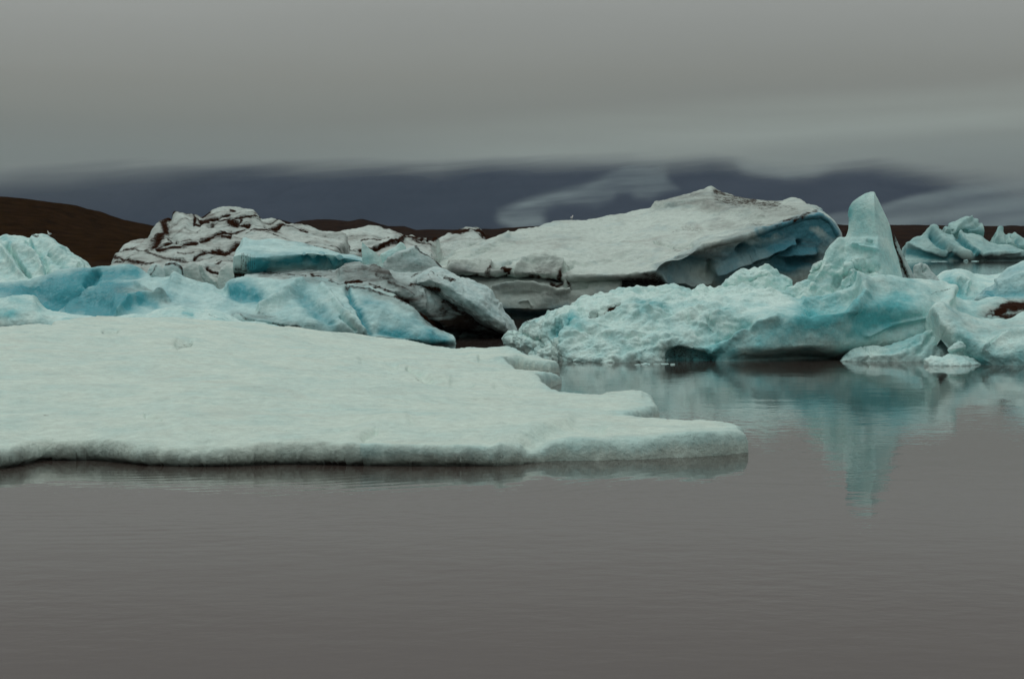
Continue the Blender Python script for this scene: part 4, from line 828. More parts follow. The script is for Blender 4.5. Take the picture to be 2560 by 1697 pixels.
berg('iceberg', [berg_loft([row(C1, [(940, 900, 120), (1300, 920, 119), (1700, 930, 119), (2100, 930, 120), (2800, 800, 124)]), row(C1, [(955, 760, 123), (1300, 740, 121), (1600, 740, 121), (2000, 720, 122), (2800, 640, 126)]),
                            row(C1, [(962, 705, 125.5), (1100, 660, 124), (1300, 600, 124), (1500, 570, 124.5), (1800, 540, 125.5), (2100, 520, 127), (2500, 520, 128.5), (2900, 520, 130)]),
                            row(C1, [(975, 680, 127), (1060, 600, 128), (1260, 530, 128), (1330, 470, 128), (1500, 430, 128.5), (1800, 400, 129.5), (2100, 390, 131), (2500, 430, 132), (2900, 470, 132)]),
                            row(C1, [(965, 697, 128), (1000, 648, 129), (1050, 600, 130), (1080, 560, 130.5), (1140, 524, 131), (1200, 514, 131), (1262, 503, 131.5), (1290, 468, 132), (1330, 400, 132.5), (1370, 358, 133), (1450, 333, 133.5), (1540, 289, 134), (1640, 286, 134), (1685, 315, 134), (1710, 293, 134), (1760, 264, 134), (1820, 240, 134), (1900, 236, 134), (1990, 233, 134), (2080, 248, 134),
                                     (2150, 280, 134), (2200, 308, 134), (2240, 333, 134), (2366, 372, 134), (2500, 392, 134), (2620, 412, 134), (2700, 440, 134), (2900, 470, 134)])],
                           depth=8, seed=67, bulge=0.3, noise=[('f', 3.0, 0.35, 5), ('s', 0.9, 0.20, .18, .35), ('t', 0.80, .24, -18, .9, .45, .20), ('t', 0.36, .24, -18, .75, .30, .28), ('r', 1.2, 0.10, 4, (.5, 1, 1.6)), ('f', 0.45, 0.12, 4)], feats=ft)],
     ICE_WHITE, 'domed white iceberg striped with black volcanic ash layers, beside the brown hill')
berg('iceberg', [berg_loft([row(C1, [(-500, 920, 116), (0, 920, 116), (400, 920, 116), (820, 900, 117)]), row(C1, [(-500, 780, 117.5), (0, 780, 117.5), (300, 800, 117.5), (600, 800, 118), (800, 790, 119)]),
                            row(C1, [(-500, 640, 119.5), (0, 620, 119.5), (200, 600, 119.5), (400, 640, 119.5), (600, 700, 120), (780, 760, 121)]),
                            row(C1, [(-500, 560, 123), (-250, 500, 123), (-80, 505, 123), (0, 480, 123), (20, 465, 123), (45, 454, 123), (90, 465, 123), (130, 470, 123), (250, 486, 123), (275, 448, 123), (300, 442, 123), (340, 452, 123), (400, 473, 123), (440, 495, 123), (480, 519, 123), (560, 560, 123), (610, 607, 123), (670, 648, 123), (700, 680, 123), (720, 706, 123), (765, 742, 123)])],
                           depth=6, seed=71, bulge=0.2, noise=[('f', 2.2, 0.3, 5), ('p', 0.8, 0.16), ('f', 0.35, 0.06, 4)],
                           feats=[('g', C1, [(60, 560), (130, 650), (180, 730), (250, 810)], 14, -.5), ('d', C1, [(150, 690), (200, 750), (255, 815)], 8, .55), ('g', C1, [(110, 580), (220, 600), (320, 680), (350, 780)], 30, .45), ('g', C1, [(240, 530), (330, 620), (400, 700), (400, 790)], 22, -.4), ('g', C1, [(340, 530), (480, 620), (640, 720)], 24, .35), ('g', C1, [(420, 620), (520, 700), (570, 750)], 14, -.3),
                                  ('g', C1, [(0, 560), (80, 680), (160, 800)], 22, .35), ('g', C1, [(500, 580), (640, 670), (700, 740)], 12, .2), ('g', C1, [(520, 610), (640, 700)], 12, -.2), ('d', C1, [(275, 465), (300, 480), (325, 470)], 12, .7), ('b', C1, [(270, 545)], 20, .6), ('b', C1, [(340, 640)], 18, .7), ('b', C1, [(350, 700), (380, 780)], 22, .4), ('b', C1, [(540, 730)], 25, .5), ('b', C1, [(40, 500), (120, 560)], 20, .4), ('b', C1, [(440, 560), (520, 620)], 20, .25)])],
     ICE_PIT, 'pale rounded iceberg with diagonal grooves at the left edge, before the brown hill')
berg('iceberg', [berg_loft([row(C1, [(-500, 1150, 104), (0, 1150, 104), (400, 1200, 104), (900, 1150, 105), (1290, 900, 107)]), row(C1, [(-500, 1050, 104.5), (0, 1040, 104.8), (300, 1080, 105.2), (700, 1080, 105.8), (950, 1000, 106), (1285, 870, 107.3)]),
                            row(C1, [(-500, 930, 106.5), (0, 930, 106.8), (300, 940, 107), (500, 900, 107.2), (740, 860, 107.8), (1000, 800, 108), (1270, 820, 108)]),
                            row(C1, [(-500, 900, 108), (-60, 858, 108), (0, 850, 108), (130, 838, 108.3), (240, 836, 108.5), (300, 816, 108.7), (400, 794, 109), (500, 765, 109), (600, 744, 109), (700, 738, 109), (760, 735, 109), (800, 728, 109), (850, 719, 109), (1000, 705, 109), (1080, 706, 109), (1130, 714, 109), (1190, 742, 109), (1260, 795, 109)])],
                           depth=4, seed=75, bulge=0.2, noise=[('f', 2.6, 0.22, 4), ('f', 0.5, 0.04, 4)],
                           feats=[('b', C1, [(-300, 950), (0, 940), (200, 930), (500, 850), (800, 800), (1150, 790)], 75, .75), ('b', C1, [(300, 1000), (500, 1000), (800, 980)], 120, 1.0), ('g', C1, [(740, 880), (790, 830), (810, 780)], 30, -.5), ('g', C1, [(300, 950), (500, 1020), (700, 1050)], 90, -.5), ('d', C1, [(770, 870), (800, 840)], 20, .18), ('b', C1, [(-500, 860), (0, 850), (150, 835)], 10, -.4)]),
                 berg_loft([row(C0, [(60, 866, 101.5), (400, 866, 101), (700, 866, 101), (1000, 864, 101.5), (1135, 860, 102.6)]),
                            row(C0, [(120, 800, 103.5), (190, 795, 103), (270, 795, 102), (400, 800, 101.5), (550, 812, 101), (700, 805, 101.3), (850, 815, 101), (930, 838, 101), (1000, 845, 101.2), (1080, 851, 101.5), (1131, 852, 102.4)]),
                            row(C0, [(160, 765, 105), (230, 758, 104.6), (280, 755, 103.6), (400, 745, 104), (500, 768, 103.4), (600, 772, 103), (700, 760, 103), (800, 760, 102.5), (870, 770, 102.3), (930, 790, 102.3), (1000, 812, 102.3), (1090, 834, 102.6), (1132, 845, 102.8)]),
                            row(C0, [(200, 722, 107), (219, 714, 107), (266, 709, 107), (325, 700, 107), (370, 697, 107), (426, 695, 106.8), (436, 681, 106.7), (447, 687, 106.7), (461, 696, 106.8), (503, 710, 107), (547, 713, 107), (577, 699, 106.8), (606, 694, 106.6), (660, 695, 106.5), (703, 701, 106.5), (754, 692, 106.6), (821, 699, 106.4), (865, 716, 106), (923, 720, 105.6), (987, 738, 104.8), (1024, 764, 104.2), (1058, 796, 103.6), (1102, 828, 103.2), (1129, 839, 103.2)])],
                           depth=3.0, seed=77, bulge=0.15, backz=0.9, noise=[('f', 2.4, 0.25, 4), ('f', 0.6, 0.08, 4), ('r', 0.8, 0.05, 3)],
                           feats=[('g', C2, [(450, 960), (600, 885), (720, 795), (760, 780)], 26, .45), ('g', C2, [(160, 800), (300, 860), (450, 850), (560, 840)], 40, -.45), ('b', C2, [(230, 800), (350, 860), (450, 850)], 50, .6), ('g', C2, [(1090, 820), (1150, 920), (1210, 1030), (1270, 1130)], 20, -.32), ('b', C2, [(1100, 830), (1160, 940), (1230, 1080), (1265, 1130)], 22, .8),
                                  ('g', C2, [(750, 860), (850, 940), (950, 1040)], 50, -.35), ('b', C2, [(760, 860), (850, 950), (960, 1050)], 60, .55), ('g', C2, [(900, 800), (1000, 900), (1100, 1030), (1220, 1120)], 22, .3), ('g', C2, [(1040, 1010), (1100, 1070), (1150, 1110)], 10, -.25), ('g', C2, [(1300, 950), (1500, 1075), (1700, 1150)], 34, .22),
                                  ('b', C2, [(1350, 1100), (1600, 1170), (1800, 1190)], 40, .6), ('b', C2, [(1250, 900), (1500, 1040), (1700, 1110)], 50, .3), ('g', C2, [(1300, 1110), (1600, 1180)], 25, -.2),
                                  ('b', C1, [(500, 950), (700, 960), (950, 920)], 110, .8), ('b', C1, [(600, 1050), (900, 1100), (1050, 1060)], 100, .9), ('g', C1, [(700, 980), (900, 1060)], 80, -.4), ('g', C1, [(1000, 1130), (1090, 1040), (1250, 1000), (1390, 990)], 22, .4), ('b', C1, [(1180, 1030), (1320, 1060)], 30, .6), ('g', C1, [(1150, 890), (1300, 970), (1430, 1020)], 14, .2),
                                  ('b', C1, [(1330, 960), (1450, 990)], 40, .4), ('b', C1, [(1150, 880), (900, 890)], 40, .3), ('d', C1, [(1000, 920), (1250, 930), (1420, 1030)], 30, .22), ('d', C2, [(240, 990), (330, 1040), (400, 1050)], 14, .5), ('d', C2, [(540, 1060), (620, 1085), (740, 1090)], 14, .65), ('d', C2, [(430, 990), (560, 1000)], 10, .45), ('d', C2, [(60, 985), (200, 1030)], 7, .45),
                                  ('d', C2, [(280, 1050), (420, 1080)], 12, .4), ('d', C2, [(750, 1080), (860, 1082)], 6, .5), ('g', C2, [(270, 1020), (500, 1050), (700, 1080)], 18, .15), ('d', C2, [(960, 740), (1020, 775)], 8, .6), ('d', C2, [(820, 715), (900, 722)], 10, .45), ('b', C1, [(1950, 900), (2150, 920)], 50, .5), ('d', C2, [(560, 735), (760, 712)], 6, .3), ('d', C2, [(1440, 862), (1540, 905), (1600, 965), (1690, 1035), (1790, 1110)], 15, .95), ('d', C2, [(1080, 800), (1250, 815), (1440, 870)], 9, .7), ('d', C2, [(950, 742), (1050, 785)], 7, .6), ('m', C2, [(750, 735), (950, 760), (1080, 800)], 28, .55), ('m', C2, [(1150, 800), (1400, 870), (1560, 960), (1700, 1060)], 26, .5), ('m', C1, [(1000, 930), (1250, 960), (1400, 1020)], 40, .3), ('m', C2, [(250, 1000), (500, 1020), (700, 1080)], 30, .4)])],
     ICE_TEAL, 'long smooth deep turquoise iceberg with hollowed sides, right behind the white floe')
berg('iceberg', [berg_loft([row(C1, [(-500, 1250, 96), (0, 1250, 96), (500, 1260, 96), (960, 1260, 96)]), row(C1, [(-500, 1130, 96.6), (0, 1120, 96.4), (200, 1130, 96.4), (500, 1170, 96.6), (950, 1190, 97)]),
                            row(C1, [(-500, 1020, 98.5), (-100, 1000, 98.5), (0, 988, 98.5), (100, 979, 98.5), (200, 975, 98.5), (285, 974, 98.5), (305, 1000, 98.6), (330, 1045, 98.6), (365, 1080, 98.6), (410, 1103, 98.6), (520, 1125, 98.6), (700, 1145, 98.6), (960, 1175, 98.6)])],
                           depth=3.0, seed=81, bulge=0.1, noise=[('f', 1.5, 0.15, 4), ('f', 0.4, 0.06, 4)], feats=[('b', C1, [(0, 1130), (100, 1120)], 50, .7), ('b', C1, [(250, 1020), (100, 1000)], 30, .3), ('b', C1, [(330, 1090)], 30, .3)]),
                 berg_loft([row(C1, [(900, 1260, 95.6), (1400, 1260, 95.6), (2100, 1260, 95.6), (2400, 1290, 95.6)]), row(C1, [(920, 1165, 96.2), (1200, 1180, 96), (1700, 1190, 96), (2200, 1200, 96.2), (2400, 1250, 96.4)]),
                            row(C1, [(930, 1160, 97.5), (1000, 1150, 97.5), (1100, 1132, 97.6), (1170, 1133, 97.6), (1230, 1135, 97.8), (1310, 1100, 98), (1400, 1068, 98), (1480, 1063, 98), (1600, 1080, 98), (1750, 1090, 98), (1880, 1120, 98), (1980, 1160, 98), (2050, 1200, 98), (2300, 1230, 98), (2400, 1245, 98)])],
                           depth=2.5, seed=83, bulge=0.1, noise=[('f', 1.2, 0.12, 4), ('f', 0.3, 0.06, 4)], feats=[('b', C1, [(1550, 1120), (1620, 1135)], 18, .6), ('d', C1, [(1760, 1120), (1900, 1190)], 5, .5), ('d', C1, [(1780, 1110), (1950, 1180)], 4, .3)])],
     ICE_PIT, 'low pale turquoise hummock along the back rim of the white floe')
# dirty slanting berg with the white arm
def dirty_berg():
    R = lambda p: row(C0, p)
    A = berg_loft([R([(590, 800, 107), (900, 800, 106.5), (1000, 820, 107), (1090, 844, 109.5), (1180, 845, 112), (1288, 845, 111.3)]),
                   R([(600, 740, 107.6), (780, 740, 106.8), (900, 752, 105.9), (1000, 775, 105.8), (1070, 800, 106.8), (1180, 815, 109.2), (1288, 842, 110.6)]),
                   R([(608, 712, 108.6), (780, 715, 107.4), (900, 722, 106.4), (1000, 735, 106.2), (1060, 745, 107.0), (1150, 775, 108.2), (1230, 815, 109.4), (1290, 841, 110.4)]),
                   R([(612, 692, 110.6), (700, 690, 110.1), (780, 692, 109.6), (850, 692, 108.6), (900, 690, 108.2), (1000, 700, 107.8), (1060, 706, 108.2), (1130, 740, 109.6), (1200, 780, 110.2), (1250, 815, 110.8), (1291, 840, 111)]),
                   R([(616, 683, 114), (660, 678, 114), (720, 672, 114), (800, 673, 113.6), (880, 674, 113), (960, 672, 112.6), (1010, 672, 112.5), (1071, 668, 112.5), (1105, 690, 112.5), (1160, 720, 112.5), (1220, 770, 112.5), (1292, 838, 112)])],
                  depth=4, seed=87, bulge=0.1, noise=[('f', 2.2, 0.25, 5), ('r', 0.9, 0.14, 4, (.6, 1, 1.4)), ('f', 0.35, 0.08, 4)],
                  feats=[('g', C2, [(1050, 720), (1130, 685), (1250, 690), (1380, 740)], 32, .5), ('d', C2, [(1080, 770), (1130, 765), (1200, 765)], 13, 1.0), ('d', C2, [(1070, 790), (1090, 800)], 10, .8), ('d', C2, [(1210, 815), (1260, 815), (1330, 800)], 9, .9), ('d', C2, [(950, 742), (1000, 770), (1080, 785)], 8, .8), ('d', C2, [(820, 705), (890, 720)], 11, .9), ('d', C2, [(680, 700), (780, 710)], 8, .6),
                         ('d', C2, [(700, 665), (850, 668), (1040, 700)], 6, .6), ('d', C2, [(470, 690), (600, 690), (700, 710)], 9, .65), ('d', C2, [(1220, 660), (1350, 685), (1410, 700)], 6, .75), ('d', C2, [(1260, 680), (1330, 710)], 5, .6), ('d', C2, [(1560, 720), (1640, 705)], 5, .7), ('d', C2, [(1440, 862), (1540, 890), (1600, 950), (1690, 1020), (1790, 1110)], 13, .95),
                         ('d', C2, [(1540, 930), (1640, 1010), (1780, 1100)], 26, .9), ('d', C2, [(1250, 780), (1400, 830), (1500, 870)], 12, .7), ('d', C2, [(1300, 740), (1420, 790), (1580, 850)], 9, .6), ('d', C2, [(1560, 780), (1650, 770), (1700, 790), (1780, 840)], 20, .95), ('d', C2, [(1400, 740), (1560, 790)], 10, .5), ('d', C2, [(1620, 830), (1640, 880)], 14, .4), ('d', C2, [(1800, 900), (2000, 1020), (2200, 1110), (2340, 1165)], 24, .75, 12), ('d', C2, [(1900, 1090), (2300, 1170)], 50, .50, 16),
                         ('d', C2, [(1800, 1110), (2000, 1150)], 36, .45), ('g', C2, [(1440, 850), (1600, 930), (1790, 1100)], 12, -.3), ('g', C2, [(1650, 830), (1660, 960)], 16, .2), ('b', C2, [(1700, 880), (1800, 960)], 30, .35), ('g', C2, [(1400, 760), (1560, 850)], 20, .2),
                         ('m', C2, [(1100, 720), (1350, 740), (1560, 820)], 75, .75), ('m', C2, [(1500, 860), (1650, 960), (1850, 1080)], 80, 1.0), ('m', C2, [(1800, 980), (2000, 1090), (2200, 1150)], 110, 1.2), ('m', C2, [(450, 700), (800, 690), (1050, 720)], 30, .6)])
    B = berg_loft([R([(1030, 740, 109), (1092, 745, 109), (1126, 765, 109), (1176, 795, 109), (1203, 812, 109.2), (1244, 830, 109.6), (1292, 846, 110.2)]),
                   R([(1030, 722, 108), (1060, 718, 107.6), (1092, 727, 107.3), (1126, 751, 107.2), (1150, 765, 107.2), (1176, 781, 107.4), (1203, 802, 107.6), (1244, 822, 108.2), (1270, 835, 109), (1293, 845, 109.8)]),
                   R([(1035, 708, 107.6), (1075, 700, 107.2), (1110, 712, 106.9), (1150, 738, 106.9), (1195, 766, 107.1), (1225, 788, 107.5), (1260, 812, 108.2), (1295, 840, 109.8)]),
                   R([(1045, 690, 108.6), (1080, 685, 108.2), (1125, 698, 108), (1165, 718, 108), (1210, 742, 108.2), (1235, 768, 108.6), (1268, 800, 109), (1296, 838, 109.9)]),
                   R([(1060, 675, 110.2), (1071, 668, 110.2), (1085, 664, 110), (1109, 670, 110), (1125, 682, 110), (1142, 692, 110), (1183, 700, 110), (1210, 711, 110), (1230, 723, 110), (1236, 744, 110), (1242, 762, 110), (1249, 763, 110), (1257, 775, 110), (1284, 804, 110), (1292, 825, 110), (1297, 843, 110.2)])],
                  sharp=(1,), depth=1.6, seed=89, bulge=0.05, under=-0.4, backz=0.95, recess=2.5, noise=[('f', 1.4, 0.18, 5), ('p', 0.5, 0.10), ('f', 0.25, 0.06, 4)],
                  feats=[('g', C2, [(1740, 680), (1850, 740)], 16, -.2), ('d', C2, [(1810, 710), (1860, 730), (1890, 740)], 9, .75), ('d', C2, [(1700, 685), (1760, 690)], 6, .6), ('d', C2, [(1690, 700), (1740, 780)], 8, .6), ('d', C2, [(1600, 800), (1700, 800), (1760, 820)], 18, .9), ('d', C2, [(1760, 815), (2000, 975), (2200, 1098)], 6, .6), ('g', C2, [(2180, 900), (2210, 930)], 14, .15), ('m', C2, [(1700, 880), (1790, 930), (1960, 1050), (2150, 1160), (2320, 1230)], 68, 1.4), ('d', C2, [(1740, 880), (1900, 990), (2080, 1100), (2300, 1190)], 36, .75), ('m', C2, [(1600, 780), (1750, 790)], 45, .6), ('m', C2, [(1800, 860), (2100, 1040)], 14, .4), ('b', C2, [(1900, 850), (2150, 1000)], 50, .3)])
    C = tower(C2, 110.6, [(512, 1588, 1612), (525, 1560, 1640), (545, 1500, 1672), (570, 1440, 1700), (600, 1370, 1740), (640, 1320, 1785), (680, 1280, 1810), (730, 1240, 1800), (760, 1230, 1790)], ground=False, seed=91, k=0.35, wedge=0.2, noise=[('f', 1.5, 0.2, 5), ('f', 0.4, 0.09, 4)],
              feats=[('m', C2, [(1400, 640), (1700, 640)], 60, .45), ('d', C2, [(1600, 515), (1680, 560), (1740, 600), (1795, 652)], 8, .75), ('d', C2, [(1460, 600), (1500, 570), (1580, 530)], 8, .35), ('g', C2, [(1400, 590), (1600, 520)], 20, .2)])
    berg('iceberg', [A, B, C], ICE_GREY, 'dirty grey iceberg with ash seams and a pale arm slanting down right')
dirty_berg()
# flat teal berg behind
berg('iceberg', [berg_loft([row(C2, [(250, 745, 112.8), (345, 728, 112.4), (400, 705, 112.4), (480, 700, 112.6), (600, 680, 112.6), (900, 690, 113), (1215, 690, 113)]),
                            row(C2, [(248, 640, 112.2), (330, 645, 111.8), (400, 650, 111.9), (600, 630, 112.3), (900, 620, 112.6), (1210, 635, 112.4)]),
                            row(C2, [(244, 565, 112.2), (320, 552, 111.6), (385, 575, 111.4), (500, 577, 111.6), (650, 562, 111.8), (800, 545, 112), (950, 553, 112), (1208, 602, 112.2)]),
                            row(C2, [(262, 530, 114), (310, 500, 113.5), (400, 500, 113.5), (600, 510, 114), (800, 520, 114.5), (1000, 560, 114), (1206, 590, 113)]),
                            row(C2, [(275, 510, 116), (298, 482, 116.5), (308, 450, 117), (318, 425, 117), (335, 420, 117), (370, 436, 117), (420, 440, 117), (500, 430, 117), (560, 432, 117), (600, 440, 117), (700, 458, 117), (800, 474, 117), (850, 492, 117), (900, 510, 116.6), (1000, 534, 116), (1100, 554, 115.4), (1190, 570, 115), (1208, 580, 114.6)])],
                           sharp=(2,), depth=4, seed=93, bulge=0.15, noise=[('f', 2.4, 0.2, 4), ('f', 0.5, 0.05, 4)],
                           feats=[('g', C2, [(775, 580), (790, 600)], 28, -.5), ('g', C2, [(890, 590), (930, 630)], 32, -.7), ('g', C2, [(1030, 590), (1050, 620)], 26, -.4), ('b', C2, [(400, 620), (600, 600), (900, 600), (1150, 620)], 50, .8), ('b', C2, [(380, 640), (450, 670)], 40, .9), ('d', C2, [(262, 700), (340, 700)], 26, .85), ('d', C2, [(260, 660), (345, 665)], 14, .6),
                                  ('d', C2, [(655, 432), (700, 414), (750, 432), (810, 466)], 11, 1.0), ('g', C2, [(670, 430), (740, 430)], 12, .3)] +
                                 [('d', C2, [(x, 545 + (x % 3) * 8), (x - 3, 640 + (x % 5) * 6)], 4, .62) for x in (312, 324, 338, 349, 362, 376, 392, 406)] + [('b', C2, [(265, 560), (300, 620)], 40, -.2), ('b', C2, [(450, 470), (700, 490), (1000, 560)], 30, -.2)])],
     ICE_TEAL, 'flat topped turquoise iceberg with a streaked dark left end, before the striped dome')
SH = [('f', 0.8, 0.10, 4), ('f', 0.2, 0.03, 3)]
berg('ice_shard', [tower(C2, 110.4, [(460, 1197, 1203, 1199), (480, 1197, 1222, 1200), (510, 1197, 1262, 1202), (540, 1197, 1305, 1205), (575, 1197, 1335, 1210), (610, 1197, 1352, 1215), (680, 1197, 1370, 1220)], seed=95, k=0.5, wedge=0.7, noise=SH, feats=[('b', C2, [(1240, 580)], 40, .3)])],
     ICE_PIT, 'thin pale triangular ice shard at the right end of the flat topped turquoise iceberg', 'ice shard')
berg('ice_shard', [tower(C2, 110.9, [(468, 1480, 1498), (482, 1455, 1510), (500, 1430, 1520), (525, 1380, 1522), (555, 1335, 1525), (600, 1320, 1530), (680, 1310, 1540)], seed=97, k=0.5, wedge=0.6, noise=SH, feats=[('b', C2, [(1400, 560)], 40, .2)])],
     ICE_PIT, 'blunt white ice shard tucked behind the peak of the dirty grey iceberg', 'ice shard')
for Y_, rg, lb, sd_, mt, fe in [
    (110.2, [(712, 1300, 1330), (725, 1280, 1360), (750, 1262, 1382), (780, 1248, 1395), (815, 1238, 1402), (880, 1235, 1400)], 'dark speckled ice lump, left one of the dark pair on the turquoise ridge', 101, ICE_GREY, [('d', C1, [(1320, 730), (1280, 790), (1250, 830)], 22, .6), ('d', C1, [(1330, 800)], 14, .7)]),
    (110.8, [(690, 1440, 1485), (700, 1410, 1508), (720, 1392, 1530), (755, 1378, 1547), (790, 1368, 1553), (880, 1360, 1552)], 'round dark rimmed ice lump, right one of the dark pair on the ridge', 103, ICE_GREY, [('d', C1, [(1400, 715), (1470, 700), (1530, 740), (1548, 800)], 10, .75)]),
    (112.5, [(705, 1575, 1660), (725, 1555, 1680), (760, 1545, 1700), (820, 1560, 1720), (900, 1590, 1745)], 'smooth whitish ice lump just right of the round grey one', 105, ICE_WHITE, [('d', C1, [(1610, 845), (1680, 870)], 10, .7)]),
    (110.9, [(712, 1680, 1698), (735, 1673, 1722), (770, 1678, 1755), (810, 1692, 1785), (850, 1715, 1835), (920, 1750, 1880)], 'curved pale ice flake leaning below the striped dome', 107, ICE_WHITE, [('g', C1, [(1700, 730), (1740, 800), (1810, 870)], 10, .1)]),
    (110.6, [(720, 1908, 1922), (738, 1882, 1950), (765, 1862, 1968), (800, 1850, 1975), (840, 1842, 1979), (920, 1835, 1978)], 'upright white ice lump against the streaked end of the flat turquoise iceberg', 109, ICE_WHITE, [])]:
    berg('ice_lump', [tower(C1, Y_, rg, seed=sd_, k=0.7, wedge=0.15, noise=[('f', 0.8, 0.12, 4), ('f', 0.2, 0.04, 3)], feats=fe)], mt, lb, 'ice lump')

# ---- brash ice afloat
def bit(px, py, wpx, hpx, seed, mat, label, group):
    p = PZ(px, py, 0.0)
    s = p[1] / F
    th = np.linspace(0, 2 * math.pi, 20, endpoint=False)
    rows = []
    for r, z in ((1.0, -0.3), (1.05, 0.0), (0.95, 0.55), (0.6, 0.9), (0.02, 1.0)):
        rows.append(np.stack([p[0] + np.cos(th) * wpx * s / 2 * r, p[1] + np.sin(th) * wpx * s / 3 * r, z * hpx * s + 0 * th], -1))
    V = densify(np.stack(rows), max(wpx * s / 30, 0.02))
    V = V + normals(V, True) * (fbm(V, wpx * s * 0.35, 4, 0.6, seed) * hpx * s * 0.9)[..., None]
    z = np.zeros(V.shape[:2])
    berg('brash_ice', [(V, True, dict(dirt=z, blue=z, film=z))], mat, label, 'ice fragment', group)
for i, (x, y, w, h) in enumerate([(870, 918, 45, 5), (930, 915, 70, 8), (1005, 914, 36, 6), (1070, 913, 60, 5), (1128, 917, 34, 8)]):
    X_, Y_ = C4(x, y + 4); bit(X_, Y_, w / 2.96, h / 2.96, 200 + i, ICE_PIT, 'ice crumb drifting at the foot of the pitted iceberg, ' + ['leftmost of five', 'second of five from the left', 'middle one of five', 'second of five from the right', 'rightmost of five'][i], 'ice crumbs by the pitted iceberg')
for i, (x, y, w, h) in enumerate([(1060, 640, 90, 3), (1200, 643, 120, 4), (1400, 640, 34, 12), (1470, 641, 60, 5)]):
    X_, Y_ = C5(x, y + 3); bit(X_, Y_, w / 3.01, h / 3.01, 230 + i, ICE_FAR, ['thin white ice strip under the left end of the far fan shaped berg', 'longest thin ice strip under the middle of the far fan shaped berg', 'upright white crumb in the gap under the far fan shaped berg', 'flat crumb just right of the upright one under the far berg'][i], 'ice crumbs by the far berg')

# ---- gulls
def plain(name, col, rough=0.6):
    m, nt, b = new_mat(name)
    tc = N(nt, 'ShaderNodeTexCoord'); n = N(nt, 'ShaderNodeTexNoise', i_Scale=30.0); nt.links.new(tc.outputs['Object'], n.inputs[0])
    r = ramp(nt, [(0.3, tuple(c * 0.85 for c in col)), (0.7, col)]); nt.links.new(n.outputs[0], r.inputs[0]); nt.links.new(r.outputs[0], b.inputs['Base Color'])
    b.inputs['Roughness'].default_value = rough
    return m
GW = plain('white_feathers', (.75, .75, .72)); GG = plain('grey_feathers', (.28, .30, .32)); GY = plain('yellow_bill', (.6, .4, .08)); GP = plain('pink_legs', (.45, .3, .27))
def tube(pts, rad, n=14):
    pts = np.array(pts, float); rad = np.array(rad, float)
    t = np.linspace(0, len(pts) - 1, (len(pts) - 1) * 6 + 1)
    i = np.arange(len(pts))
    P = np.stack([np.interp(t, i, pts[:, k]) for k in range(3)], -1); r = np.interp(t, i, rad)
    d = np.gradient(P, axis=0); d /= np.linalg.norm(d, axis=1)[:, None]
    up = np.array([0, 1.0, 0.01]); a = np.cross(d, up); a /= np.linalg.norm(a, axis=1)[:, None]; b = np.cross(d, a)
    th = np.linspace(0, 2 * math.pi, n, endpoint=False)
    return P[:, None] + r[:, None, None] * (np.cos(th)[None, :, None] * a[:, None] + np.sin(th)[None, :, None] * b[:, None])
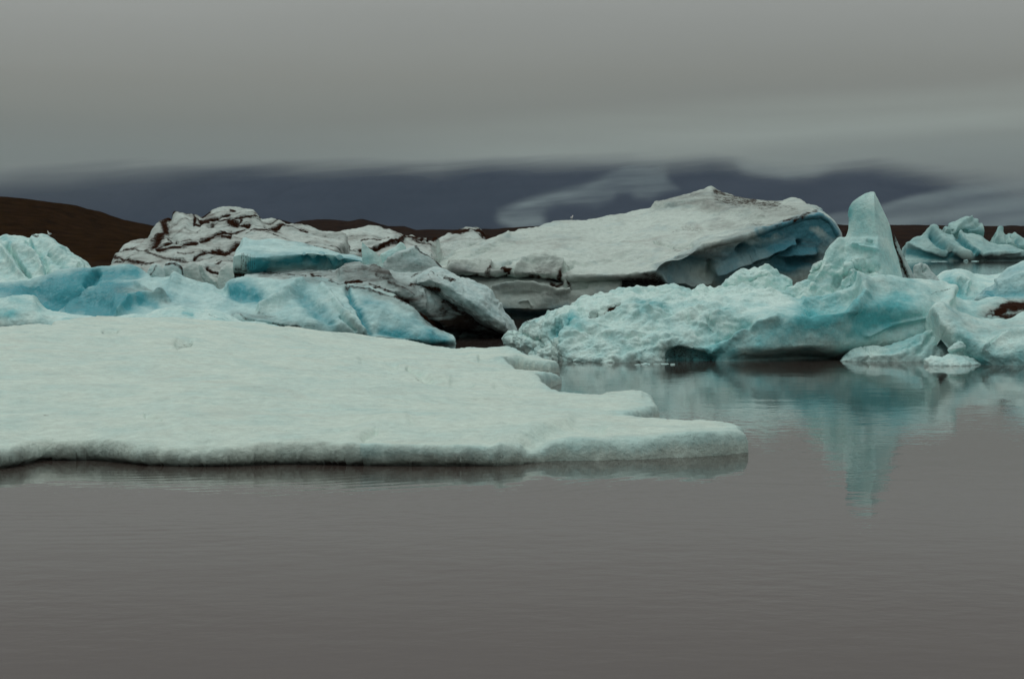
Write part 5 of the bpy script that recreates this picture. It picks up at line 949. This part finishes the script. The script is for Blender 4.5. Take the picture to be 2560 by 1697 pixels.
def gull(P, s, face, label):
    e = bpy.data.objects.new('gull', None); COL.objects.link(e); e.location = P
    tag(e, label, 'bird')
    P = np.array(P, float)
    def tr(A): A = np.array(A) * s; A[..., 0] *= face; a = 0.9; A = np.stack([A[..., 0] * math.cos(a) - A[..., 1] * math.sin(a), A[..., 0] * math.sin(a) + A[..., 1] * math.cos(a), A[..., 2] * 1.15], -1); return A + P
    B = tube([(-.19, 0, .17), (-.15, 0, .18), (-.06, 0, .19), (.04, 0, .20), (.10, 0, .25), (.125, 0, .31), (.15, 0, .345), (.185, 0, .35), (.20, 0, .345)], [.006, .03, .065, .075, .055, .034, .036, .03, .006])
    grid_mesh('body', [(tr(B), True, {})], GW, (), e)
    for sy in (-1, 1):
        Wg = tube([(.07, sy * .055, .225), (.0, sy * .07, .22), (-.12, sy * .05, .20), (-.25, sy * .02, .175)], [.015, .045, .032, .004]); grid_mesh('wing', [(tr(Wg), True, {})], GG, (), e)
        Lg = tube([(.01, sy * .03, .15), (.0, sy * .03, .07), (.01, sy * .03, .0), (.045, sy * .03, -.002)], [.009, .006, .006, .004], 8); grid_mesh('leg', [(tr(Lg), True, {})], GP, (), e)
    grid_mesh('bill', [(tr(tube([(.19, 0, .345), (.22, 0, .343), (.245, 0, .33)], [.012, .010, .003], 8)), True, {})], GY, (), e)
def surface_at(px, py0, Ylo, Yhi, names=None):
    return None
bpy.context.view_layer.update()
def top_point(px, Y0, Y1):
    """highest point of the scene's ice seen in column px between two distances: where a bird can stand"""
    best = None
    for ob in COL.objects:
        if ob.type != 'MESH' or not ob.name.startswith('iceberg'): continue
        n = len(ob.data.vertices); a = np.empty(n * 3, np.float32); ob.data.vertices.foreach_get('co', a)
        a = a.reshape(-1, 3) + np.array(ob.location)
        m = (a[:, 1] > Y0) & (a[:, 1] < Y1); a = a[m]
        if not len(a): continue
        x, y = proj(a); k = np.abs(x - px) < 1.5
        if k.any():
            q = a[k][np.argmin(y[k])]
            if best is None or proj(q)[1] < proj(best)[1]: best = q
    return best
q = top_point(1429, 140, 165); gull(tuple(q + [0, 0, -0.01]), 0.85, 1, 'small white gull standing on the crest of the huge tilted slab')
q = top_point(125, 112, 130); gull(tuple(q + [0, 0, -0.01]), 0.8, -1, 'tiny white gull on the shoulder of the grooved iceberg at the left edge')

# ---- air
bm_v = [(x, y, z) for z in (-1.5, 1500) for x, y in ((-15000, -600), (15000, -600), (15000, 13500), (-15000, 13500))]
hm = bpy.data.meshes.new('haze'); hm.from_pydata(bm_v, [], [(3, 2, 1, 0), (4, 5, 6, 7), (0, 1, 5, 4), (1, 2, 6, 5), (2, 3, 7, 6), (3, 0, 4, 7)])
hz_ = bpy.data.objects.new('haze', hm); COL.objects.link(hz_); hz_['kind'] = 'stuff'
m = bpy.data.materials.new('haze_air'); m.use_nodes = True; nt = m.node_tree; nt.nodes.clear()
o = N(nt, 'ShaderNodeOutputMaterial'); v = N(nt, 'ShaderNodeVolumePrincipled', i_Density=1.6e-5); v.inputs['Color'].default_value = (.70, .85, 1.0, 1)
nt.links.new(v.outputs[0], o.inputs['Volume']); hm.materials.append(m)
